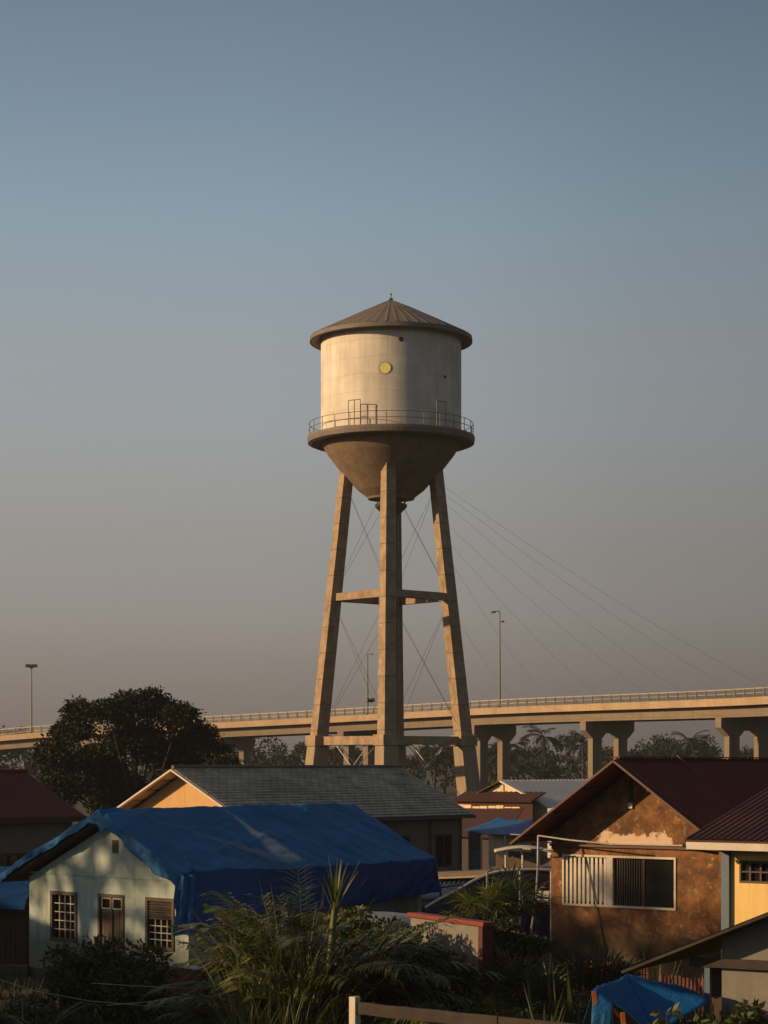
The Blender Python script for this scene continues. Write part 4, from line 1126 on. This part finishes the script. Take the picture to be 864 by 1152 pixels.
def blue_awning():
    Y=76; a=at(524,934,Y+2); 
    root=thing('blue_awning','flat blue sheet roof over a cream walled stall between the grey and brown houses','stall',Vector((a.x,a.y,0)))
    A,B,C,D=at(522,934.5,79),at(592,940,74),at(600,921,77),at(562,920,83)
    def fn(i,j):
        p=(A.lerp(B,i)).lerp(D.lerp(C,i),j); return p+Vector((0,0,.06*noise.noise(p*.9)-.06*math.sin(math.pi*i)))
    MB().grid(fn,24,16).build('roof_cover',M['tarp2'],root,world=True,solid=.03)
    rz=RB
    w0=at(543,941,77.0)
    q=MB()
    def wallseg(px0,px1,py0,py1,Y0,Y1,mat,nm,th=.15):
        a=at(px0,0,Y0); b=at(px1,0,Y1); z1=EYE-(py0-HOR)/F*(Y0+Y1)/2; z0=EYE-(py1-HOR)/F*(Y0+Y1)/2
        a.z=b.z=z0; MB().prism([a,b,b+Vector((0,th,0)),a+Vector((0,th,0))],(0,0,z1-z0)).build(nm,mat,root,world=True)
    wallseg(550,572,938,975,77.5,76.2,M['cream'],'wall')
    wallseg(572,598,941,958,76.2,75,M['cream'],'wall')
    wallseg(527,542,936,985,78.4,77.8,M['darkwood'],'screen')
    wallseg(527,541,957,990,77.6,77.2,M['bluesheet'],'panel')
    for px in (541.5,552,568,587): 
        p=at(px,940,75.4); q=MB().tube([(p.x,p.y,0),(p.x,p.y,p.z)],.045,6); q.build('pole',M['whitewood'],root,world=True)
blue_awning()
def curved_shelter():
    Y=66
    root=thing('curved_shelter','small shelter with white curved canopy edge and grey planks beside the brown roof','shelter',Vector((at(585,960,Y).x,Y,0)))
    def fn(i,j):
        px=556+72*i; y=958-6*math.sin(math.pi*min(1,i*1.0))+3*i; return at(px,y,Y+1.0*j)+Vector((0,0,.08*j))
    MB().grid(fn,24,6).build('canopy',M['palesheet'],root,world=True,solid=.03)
    a=at(558,0,Y+.6); b=at(622,0,Y+.3); z0=.2; z1=at(0,962,Y).z; k=22
    q=MB()
    for i in range(k):
        p=a.lerp(b,i/k); r=a.lerp(b,(i+.9)/k); p.z=r.z=z0; q.prism([p,r,r+Vector((0,.05,0)),p+Vector((0,.05,0))],(0,0,z1-z0-.05*(i%3)))
    q.build('plank_front',M['greywall'],root,world=True)
    for px in (569,588,606): p=at(px,962,Y); MB().tube([(p.x,p.y,0),(p.x,p.y,p.z)],.04,6).build('pole',M['whitewood'],root,world=True)
curved_shelter()
def blue_carport():
    # low roof: rusty pale top sheets, blue lower sheet; curved dark awning in front
    root=thing('blue_roof_shed','low shed with blue roof and pale rusty strip, right of the large tarpaulin','shed',Vector((at(520,1000,58).x,58,0)))
    A,B,C,D=at(470,1012,55.5),at(560,1010,53.5),at(630,974,60),at(476,982,62)
    def fn(i,j): return A.lerp(B,i).lerp(D.lerp(C,i),j)+Vector((0,0,.015*math.sin(i*150)))
    MB().grid(fn,200,6).build('roof',M['bluesheet'],root,world=True,solid=.03)
    e0,e1=at(476,992,59.0),at(545,989.5,58.0); f0,f1=at(479,985,60.6),at(552,982,60)
    def f2(i,j): return e0.lerp(e1,i).lerp(f0.lerp(f1,i),j)+Vector((0,0,.10+.02*math.sin(i*180)))
    MB().grid(f2,220,4).build('rusty_strip',M['cream'],root,world=True,solid=.02)
    a,b=at(472,0,55.8),at(560,0,53.9); a.z=b.z=-.1
    MB().prism([a,b,b+Vector((.5,4,0)),a+Vector((.5,4,0))],(0,0,1.45)).build('wall',M['greywall'],root,world=True)
blue_carport()
def arched_awning():
    root=thing('arched_awning','dark blue awning with a pale curved metal rim in front of the blue shed roof','awning',Vector((at(540,1020,52).x,52,0)))
    ctl=[(478,1021),(495,1011),(515,1001),(532,991),(548,983.5),(562,980),(580,978.5),(600,978),(622,979)]
    rim=[at(x,y,51.6+ (x-478)*.004) for x,y in ctl]
    MB().tube(rim,.038,6).build('rim',M['palesheet'],root,world=True)
    n=len(rim)-1
    def P(i): k=min(i*n,n-1e-6); a=int(k); return rim[a].lerp(rim[a+1],k-a)
    def back(i,j): p=P(i); return p+Vector((0,1.6*j,-.12*j+.0))
    MB().grid(back,40,6).build('cover',M['navy'],root,world=True,solid=.02)
    def front(i,j): p=P(i); q=Vector((p.x,p.y+.05,.55)); return p.lerp(q,j)-Vector((0,0,.03))+Vector((0,.03*math.sin(i*60)*j,0))
    MB().grid(front,60,8).build('side_sheet',M['navy'],root,world=True,solid=.01)
    for px in (548,585,620): p=at(px,980,51.7); MB().tube([(p.x,p.y,0),(p.x,p.y,p.z)],.03,6).build('pole',M['greybar'],root,world=True)
arched_awning()
def ac_box():
    p=at(612,1008,52.2); root=thing('awning_box','small cream metal box fixed left of the brown house wall','box',p,RW)
    MB().box(-.34,.32,-.2,.2,-.14,.14,.03).build('casing',M['palesheet'],root,bevel=.02)
    MB().box(-.30,.28,-.21,-.19,-.05,.0).build('slot',M['black'],root)
ac_box()
# pale cover between the palms
def pale_cover():
    c=at(375,1060,46.3); c.z=0
    root=thing('covered_load','pale rounded cover half hidden behind the palm fronds under the tarpaulin','covered load',c,RB)
    w=1.15; zt=at(0,1030,46).z
    def fn(i,j):
        a=math.pi*i; x=w*1.25*-math.cos(a); z=(zt)*max(0,math.sin(a))**.55
        return Vector((x,-1+3.6*j,z-.12*(2*j-1)**2+.03*noise.noise(Vector((x*2,j*6,1)))))
    MB().grid(fn,60,24).build('cover',M['palesheet'],root,solid=.02)
pale_cover()
# small white marker beneath the tower
def marker():
    p=at(482,873,112); r=thing('marker_post','small white topped post under the water tower','post',(p.x,p.y,0))
    MB().box(-.06,.06,-.06,.06,0,p.z-.25).build('post',M['darksteel'],r); MB().box(-.13,.13,-.09,.09,p.z-.25,p.z+.28,.02).build('sign_box',M['palesheet'],r)
marker()
# cables across the lower left
for i,(pp,lab) in enumerate([([(-20,1096),(40,1115),(100,1126),(170,1132),(300,1134)],'sagging pale cable crossing the lower left bushes, lowest of three'),([(103,1106),(150,1109),(190,1111),(260,1113)],'short thin cable in front of the red garden wall, highest of three'),([(120,1131),(180,1126),(225,1121),(300,1117)],'thin cable rising to the right across the lower left bushes')]):
    q=MB().tube([at(x,y,39.5) for x,y in pp],.008,5); tag(q.build('cable',M['wire']),lab,'cable')

# ================================================================== TREES
def big_tree():
    Y=108; bx=at(160,0,Y).x; m=Y/F; lb=[]; random.seed(77)
    for px,py,r in ((78,822,22),(95,800,16),(68,850,20),(100,860,36),(128,800,22),(150,790,20),(150,830,34),(185,800,18),(205,806,18),(218,826,22),(238,842,18),(190,850,38),(252,862,18),(235,880,28),(80,885,30),(130,890,42),(170,784,10),(60,835,10)):
        p=at(px,py+1,Y); lb.append((Vector((p.x-bx,rnd(-2.6,2.6),p.z-r*m*.2)),r*m*.95))
    tree('broad_tree','big dark spreading tree between the red roofed house and the tower',bx,Y,EYE+(HOR-769)/F*Y,5.9,M['leaf_tree'],900,125,.21,trunk_h=2.0,rng=14,trunk_r=.28,lobes=lb,cs=.125,flat=.65)
big_tree()
# far band of trees beyond the bridge
random.seed(5)
far=[(-5,814,300),(28,816,310),(62,846,300),(240,842,330),(268,836,350),(300,832,330),(330,834,345),(372,842,350),(398,840,330),(470,842,340),(500,836,350),(530,832,345),(556,836,330),(583,828,340),(640,826,360),(668,842,350),(722,838,350),(745,824,345),(765,828,330),(790,834,345),(842,838,340),(872,836,350),(706,836,330),(606,842,320),(195,845,340),(120,846,330)]
desc=['round','ragged','broad','narrow','bushy']
groups={}
for k,(px,py,Y) in enumerate(far):
    p=at(px,py,Y); h=p.z
    where=('above the left end of the bridge' if px<60 else 'left of the tower beneath the bridge' if px<350 else 'between the tower legs beneath the bridge' if px<480 else 'just right of the tower beneath the bridge' if px<600 else 'behind the bridge piers at right')
    tree('hazy_tree','hazy far tree '+where,p.x,Y,h,rnd(3.8,5.6),M['leaf_far'],26,70,.55,trunk_h=h*.3,rng=100+k,group='hazy trees '+where,trunk_r=.25)
def palm_tree(px,py,Y,lab,seed,grp=None):
    random.seed(seed); p=at(px,py,Y); h=p.z
    root=thing('palm_tree',lab,'palm tree',(p.x,Y,0),0,grp)
    MB().tube([(0,0,0),(.2,0,h*.5),(0,0,h-1.6)],[.28,.2,.16],7).build('trunk',M['bark'],root)
    q=MB()
    for i in range(20): frond(q,(0,0,h-1.7),i*2.4+rnd(-.2,.2),rnd(-.1,1.2),rnd(3.0,3.9),rnd(1.4,2.2),16,1.0,.14,1.0)
    q.build('crown',M['leaf_far'],root)
for k,(px,py,Y) in enumerate([(612,817,300),(655,826,310),(567,834,300),(776,824,305),(488,835,300)]):
    palm_tree(px,py,Y,['hazy palm nearest the right side of the tower in the sky gap','hazy palm left of the middle bridge pier','hazy palm beside the first pier right of the tower','hazy palm between the two right bridge piers','hazy palm just right of the central tower leg'][k],300+k)
def woods():
    random.seed(9); q=MB()
    for i in range(150):
        px=rnd(-60,930); Y=rnd(290,420); h=rnd(4.5,7.2)
        c=at(px,0,Y); c.z=h*.55; clump(q,c,h*.55,60,.75,.9)
    tag(q.build('woodland',M['leaf_far']),'dark hazy wood filling the distance beneath the bridge','woodland',None,'stuff')
woods()

# ---- foreground planting
def bush(name,label,x,y,h,r,mat,seed,n=26,nl=90,L=.12,stems=6):
    random.seed(seed); root=thing(name,label,'bush',(x,y,0))
    sb=MB(); cb=MB()
    for i in range(n):
        a=rnd(0,2*math.pi); rr=r*rnd(0,1)**.5*.85; e=Vector((math.cos(a)*rr,math.sin(a)*rr,h*rnd(.25,1)*(1-.35*(rr/r)**2)))
        if i<stems*3: sb.tube([(e.x*.15,e.y*.15,0),(e.x*.5,e.y*.5,e.z*.5),tuple(e)],[.035,.022,.008],5)
        clump(cb,e,r*.26,nl,L)
    sb.build('stems',M['bark'],root); cb.build('foliage',mat,root); return root
p=at(105,0,42.0); bush('leafy_bush','dark leafy bush in front of the brown door of the pale blue house',p.x+.35,42.0,1.62,1.35,M['leaf_bush'],21,44,120,.12)
p=at(75,0,41.3); bush('leafy_bush','upright dark bush below the left barred window',p.x,41.3,1.55,.55,M['leaf_bush'],22,20,80,.11)
p=at(150,0,41.0); bush('leafy_bush','dense dark bush against the red garden wall',p.x,41.0,1.3,.8,M['leaf_bush'],24,26,120,.11)
p=at(20,0,38); bush('leafy_bush','low dark bush in the bottom left corner',p.x,38,.85,1.1,M['leaf_bush'],23,22,100,.12)
p=at(840,0,33.5); bush('leafy_bush','dark broad leaved bush in the bottom right corner',p.x,33.5,1.28,.75,M['leaf_bush'],25,24,60,.17)
p=at(758,0,32.6); bush('leafy_bush','sparse bush with yellowish leaves in front of the blue canopy',p.x,32.6,1.36,.55,M['leaf_sword'],26,14,26,.17)
p=at(515,0,38.5); bush('ground_shrub','low shrub behind the rail fence',p.x,38.5,.85,1.5,M['leaf_bush'],27,28,70,.10)
p=at(525,0,43.6); bush('dark_shrub','dark shrub beside the red end pillar of the garden wall',p.x+1.0,43.9,1.95,.9,M['leaf_dark'],28,34,110,.13)
p=at(500,0,40.9); bush('dark_shrub','dark sloping shrub in front of the white garden wall panel',p.x-.4,40.7,1.85,1.15,M['leaf_dark'],29,52,120,.13)
p=at(392,0,42.4); bush('dark_shrub','tall dark shrub added between the palm clump and the garden wall to shade it',p.x,42.4,2.45,1.15,M['leaf_bush'],33,50,120,.13)  # put in and sized so its shadow falls on the garden wall
p=at(300,0,42.2); bush('dark_shrub','dark shrub behind the palm clump under the tarpaulin edge',p.x,42.2,1.9,1.1,M['leaf_bush'],34,40,110,.13)
p=at(640,0,39.5); bush('ground_shrub','low shrub left of the blue canopy',p.x,39.5,.8,1.0,M['leaf_bush'],30,20,70,.10)

def palm_clump(label,px,Y,n,L,el,spread,seed,mat,ll=.5,w=.035,droop=(1.0,1.9),az=None,h0=.3):
    random.seed(seed); b=at(px,0,Y); root=thing('palm_clump',label,'palm',(b.x,Y,0)); q=MB(); s=MB()
    for i in range(n):
        a=rnd(0,2*math.pi) if az is None else rnd(*az)
        base=Vector((rnd(-spread,spread),rnd(-spread,spread),h0*rnd(.2,1)))
        frond(q,base,a,rnd(*el),L*rnd(.7,1.05),rnd(*droop),28,ll,w)
        s.tube([(base.x*.5,base.y*.5,-.1),tuple(base+Vector((0,0,.1)))],[.05,.03],6)
    s.build('stem',M['leaf_sword'],root); q.build('fronds',mat,root); return root
palm_clump('large tangled palm clump with arching fronds before the dark side of the tarpaulin',322,38.5,32,3.2,(.75,1.42),.6,41,M['leaf_palm'],.72,.075,(.9,1.9))
palm_clump('tallest arching fronds fanning out at the centre of the foreground planting',345,38.2,14,3.35,(.9,1.4),.3,48,M['leaf_dark'],.8,.075,(1.2,2.0))
palm_clump('shorter palm clump with fronds reaching right, left of the garden wall',395,40.2,24,3.0,(.7,1.25),.4,42,M['leaf_palm'],.75,.07,(1.0,1.8),az=(-1.2,1.2))
palm_clump('low drooping palm behind the pale fence post',415,37.5,15,2.3,(.5,1.0),.25,43,M['leaf_palm'],.7,.07,(1.2,1.9),az=(-1.0,.8))
palm_clump('dark low palm at the bottom left of the long grass',262,37.5,8,1.7,(.4,1.0),.3,46,M['leaf_dark'],.5,.04,(1.2,1.9),az=(1.6,4.4))
palm_clump('small dark palm in the bottom left corner',35,36.8,8,1.3,(.6,1.2),.25,47,M['leaf_dark'],.35,.03,(1.0,1.9))
def grass_tuft(label,px,Y,n,L,w,seed,mat,spread=.35,el=(.9,1.5),droop=(.4,1.6),name='grass_tuft',cat='grass tuft'):
    random.seed(seed); b=at(px,0,Y); root=thing(name,label,cat,(b.x,Y,0)); q=MB()
    for i in range(n): blade(q,(rnd(-spread,spread),rnd(-spread,spread),-.05),rnd(0,6.28),rnd(*el),L*rnd(.45,1.05),rnd(*droop),w)
    q.build('blades',mat,root)
grass_tuft('tall wispy grass clump rising before the blue tarpaulin',305,37.2,240,2.7,.035,51,M['leaf_grass'],.6,(.8,1.5),(.6,2.2))
grass_tuft('fine arching grass right of the tall clump',355,37.0,140,2.2,.03,52,M['leaf_grass'],.45,(.7,1.5),(.6,2.4))
grass_tuft('thin dry grass at the bottom centre',300,34.5,200,1.6,.03,53,M['leaf_grass'],.6)
grass_tuft('long thin arching stalks spraying above the palm clump',330,38.0,75,3.7,.03,56,M['leaf_grass'],.4,(.75,1.45),(.3,1.1))
# tall shoot
def shoot():
    random.seed(55); b=at(377,0,38.0); root=thing('young_palm','upright young palm shoot standing above the palm clump against the dark tarpaulin','palm',(b.x,38,0))
    zt=at(0,1015,38).z
    MB().tube([(-.35,0,0),(-.12,0,zt*.5),(0,0,zt)],[.11,.09,.05],8).build('stem',M['leaf_sword'],root)
    q=MB()
    for i in range(26): blade(q,(0,0,zt-rnd(0,.3)),rnd(0,6.28),rnd(1.0,1.52),rnd(.5,1.05),rnd(.1,.9),.05)
    q.build('blades',M['leaf_palm'],root)
shoot()
def broad_leaves(label,px,py,Y,n,L,seed):
    random.seed(seed); b=at(px,py,Y); root=thing('broad_leaved_plant',label,'plant',(b.x,Y,0)); q=MB(); s=MB()
    for i in range(n):
        a=i*2.4+rnd(-.4,.4); e=rnd(.1,1.0); st=Vector((0,0,b.z-.3)); d=Vector((math.cos(a)*math.cos(e),math.sin(a)*math.cos(e),math.sin(e)))
        c=st+d*L*.6; s.tube([(0,0,0),(0,0,b.z-.6),tuple(c)],[.03,.025,.012],5)
        side=d.cross(Vector((0,0,1))).normalized(); vs=[];m=9
        for k in range(m+1):
            f=k/m; w=.32*L*math.sin(math.pi*min(1,f*.93+.05))**.8*(1 if k%2 else .72); p=c+d*L*f+Vector((0,0,-.35*L*f*f))
            vs+=[p-side*w+Vector((0,0,.06*math.sin(f*9))),p,p+side*w]
        q.add(vs,[f for k in range(m) for f in ((3*k,3*k+1,3*k+4,3*k+3),(3*k+1,3*k+2,3*k+5,3*k+4))])
    s.build('stem',M['leaf_sword'],root); q.build('leaves',M['leaf_palm'],root)
broad_leaves('plant with broad olive leaves left of the tall grass',262,1040,39.2,8,.85,61)
broad_leaves('plant with ragged broad leaves in front of the pale cover',352,1050,39.6,8,.8,62)
def fan_palm(label,px,py,Y,n,r,seed,mat='leaf_dark',el=(.1,1.3)):
    random.seed(seed); b=at(px,py,Y); root=thing('fan_palm',label,'palm',(b.x,Y,0)); q=MB(); s=MB()
    for i in range(n):
        a=i*2.4+rnd(-.3,.3); e=rnd(*el); d=Vector((math.cos(a)*math.cos(e),math.sin(a)*math.cos(e),math.sin(e))); hub=Vector((0,0,max(.15,b.z-1.0)))+d*rnd(.4,.75)
        s.tube([(0,0,0),(0,0,max(.1,b.z-1.05)),tuple(hub)],[.07,.05,.015],5); fan(q,hub,d,r*rnd(.8,1.1),18,.05)
    s.build('stem',M['bark'],root); q.build('fronds',M[mat],root)
fan_palm('fan palm in front of the arched awning, left of the two',545,990,46.5,13,.75,71,'leaf_palm')
fan_palm('fan palm next to the bent pole, right of the two',577,983,47.2,13,.8,72,'leaf_palm')
fan_palm('low dark fan palm right of the red pillar',585,1070,42.0,12,.95,73)
fan_palm('wide dark fan palm at the foot of the brown house',655,1072,43.5,13,.9,74)
fan_palm('dark fan palm beside the bent pole base',612,1090,41.0,11,.85,75)
fan_palm('low fan palm behind the far end of the rail fence',560,1100,38.0,9,.7,78)
fan_palm('dark fan palm in front of the dark red picket fence',690,1085,43.5,10,.75,76)
def sword(label,px,Y,n,L,w,seed,mat,el=(1.15,1.52),sp=.2):
    grass_tuft(label,px,Y,n,L,w,seed,mat,sp,el,(.0,.35),'sword_plant','plant')
sword('upright plant with broad sword leaves behind the rail fence',612,36.5,7,1.6,.12,81,M['leaf_sword'])
sword('dark upright sword leaved plant right of the paler one',637,37.5,8,1.9,.15,82,M['leaf_dark'])
sword('spiky plant at the corner of the brown house window',663,43.0,26,1.9,.05,83,M['leaf_dark'],(.9,1.5))
sword('spiky plant rising left of the shed roof edge',737,41.5,24,2.0,.05,84,M['leaf_dark'],(.95,1.5))
sword('small yellowish plant behind the middle of the rail fence',565,34.8,18,.95,.06,85,M['leaf_sword'],(.5,1.3))
sword('pale yellow leaved plant left of the blue canopy',648,34.0,12,.95,.09,86,M['leaf_grass'],(.3,1.2))
sword('tall thin weed stalks at the bottom left',38,37.0,5,1.5,.03,87,M['leaf_grass'],(1.3,1.55))
# ground cover
def ground_cover():
    random.seed(90); q=MB()
    for _ in range(9000):
        Y=rnd(28,50); px=rnd(-40,900); c=at(px,0,Y); blade(q,(c.x,Y,-.1),rnd(0,6.28),rnd(.8,1.5),rnd(.25,.7),rnd(.3,1.2),.03)
    tag(q.build('undergrowth',M['leaf_dark']),'dark weeds and grass covering the foreground yard','undergrowth',None,'stuff')
ground_cover()

# ================================================================== NEIGHBOURHOOD LEFT OF THE FRAME (casts the evening shade)
tree('shade_tree','tree standing left of the frame, beside the lean-to',-29,45.2,12.2,3.6,M['leaf_tree'],46,80,.24,trunk_h=6.4,rng=501,sparse=1.0)
tree('shade_tree','tree standing left of the frame, nearer the camera',-18,44.4,10.0,2.5,M['leaf_tree'],40,60,.2,trunk_h=5.6,rng=502,sparse=.9)
def unseen_side_house(x,y,w,d,h,lab,rz=0):
    root=thing('unseen_side_house',lab,'house',(x,y,0),rz)
    MB().box(-w/2,w/2,-d/2,d/2,-.2,h).build('walls',M['greywall'],root)
    for s in (-1,1): slope_sheet((0,-d/2-.3,h+w*.18),(0,1,0),(s*(w/2+.3),0,-w*.18-.05),d+.6,math.hypot(w/2+.3,w*.18+.05),.06).build('roof',M['maroon'],root)
unseen_side_house(-16.8,35.4,5,12,4.3,'unseen grey walled house added beyond the left frame edge to shade the foreground, nearest the camera')  # unseen sun blocker, height set so its shadow covers the foreground
unseen_side_house(-20.5,49.0,5,6,3.8,'unseen grey walled house beyond the left frame edge, behind the shade trees')

# ================================================================== HAZE, SKY, SUN, CAMERA
HAZE=0.00028
if HAZE:
    q=MB().box(-700,700,-60,1200,-6,60); m=bpy.data.materials.new('haze'); m.use_nodes=True; t=m.node_tree; t.nodes.clear()
    o=t.nodes.new('ShaderNodeOutputMaterial'); v=t.nodes.new('ShaderNodeVolumePrincipled'); v.inputs['Density'].default_value=HAZE; v.inputs['Color'].default_value=(.70,.72,.74,1); v.inputs['Anisotropy'].default_value=.3
    t.links.new(v.outputs[0],o.inputs['Volume']); tag(q.build('haze',m),kind='stuff')

EL=R(15.5); AZ=Vector((-.974,-.225,0)).normalized()   # towards the sun
w=bpy.data.worlds.new('World'); scene.world=w; w.use_nodes=True; t=w.node_tree; t.nodes.clear()
out=t.nodes.new('ShaderNodeOutputWorld'); bg=t.nodes.new('ShaderNodeBackground')
sky=t.nodes.new('ShaderNodeTexSky'); sky.sky_type='NISHITA'; sky.sun_disc=False
sky.sun_elevation=EL; sky.sun_rotation=math.atan2(AZ.x,AZ.y); sky.air_density=1.0; sky.dust_density=4.0; sky.ozone_density=1.5; sky.altitude=0
tc=t.nodes.new('ShaderNodeTexCoord'); sp=t.nodes.new('ShaderNodeSeparateXYZ'); t.links.new(tc.outputs['Generated'],sp.inputs[0])
rp=ramp(t,sp.outputs['Z'],[(0,(.17,.145,.13)),(.035,(.245,.218,.205)),(.07,(.335,.305,.29)),(.11,(.345,.335,.322)),(.155,(.365,.378,.38)),(.20,(.345,.385,.41)),(.255,(.285,.375,.44)),(.30,(.22,.305,.385)),(.345,(.17,.24,.32)),(.45,(.14,.165,.195)),(1,(.075,.085,.10))])
mrx=t.nodes.new('ShaderNodeMapRange'); mrx.inputs['From Min'].default_value=-1; mrx.inputs['From Max'].default_value=1; t.links.new(sp.outputs['X'],mrx.inputs['Value'])
rpx=ramp(t,mrx.outputs[0],[(0,g(1)),(.47,g(.93)),(.52,g(.85)),(.56,g(.72)),(.61,g(.62)),(1,g(.55))])
# tint of the hazy evening air, by elevation, over the physical sky
mx=t.nodes.new('ShaderNodeMix'); mx.data_type='RGBA'; mx.inputs[0].default_value=.85
sc_=t.nodes.new('ShaderNodeMix'); sc_.data_type='RGBA'; sc_.blend_type='MULTIPLY'; sc_.inputs[0].default_value=1; t.links.new(sky.outputs[0],sc_.inputs[6]); sc_.inputs[7].default_value=(1,1,1,1)
ml=t.nodes.new('ShaderNodeMix'); ml.data_type='RGBA'; ml.blend_type='MULTIPLY'; ml.inputs[0].default_value=1; t.links.new(mixc(t,rp.outputs[0],rpx.outputs[0],1,'MULTIPLY'),ml.inputs[6]); ml.inputs[7].default_value=(11,11,11,1); ml.clamp_result=False
t.links.new(sc_.outputs[2],mx.inputs[6]); t.links.new(ml.outputs[2],mx.inputs[7])
t.links.new(mx.outputs[2],bg.inputs[0]); bg.inputs[1].default_value=.09
t.links.new(bg.outputs[0],out.inputs[0])

sl=bpy.data.lights.new('sun','SUN'); sl.energy=5.0; sl.angle=R(.9); sl.color=(1,.65,.33)
so=bpy.data.objects.new('sun',sl); col.objects.link(so)
dv=-Vector((AZ.x*math.cos(EL),AZ.y*math.cos(EL),math.sin(EL))); so.rotation_euler=dv.to_track_quat('-Z','Y').to_euler(); so.location=(-60,-10,40)

cam=bpy.data.cameras.new('camera'); co=bpy.data.objects.new('camera',cam); col.objects.link(co); scene.camera=co
co.location=(0,0,EYE); co.rotation_euler=(R(90),0,0)
cam.sensor_fit='VERTICAL'; cam.sensor_height=36; cam.sensor_width=27; cam.lens=F/1152*36; cam.shift_y=(HOR-576)/1152; cam.clip_start=.5; cam.clip_end=6000
scene.view_settings.view_transform='Standard'; scene.view_settings.look='None'; scene.view_settings.exposure=.1; scene.view_settings.gamma=1
scene.cycles.max_bounces=5; scene.cycles.diffuse_bounces=3; scene.cycles.glossy_bounces=2; scene.cycles.transmission_bounces=3; scene.cycles.transparent_max_bounces=4; scene.cycles.volume_bounces=0
scene.cycles.use_denoising=True; scene.cycles.caustics_reflective=False; scene.cycles.caustics_refractive=False
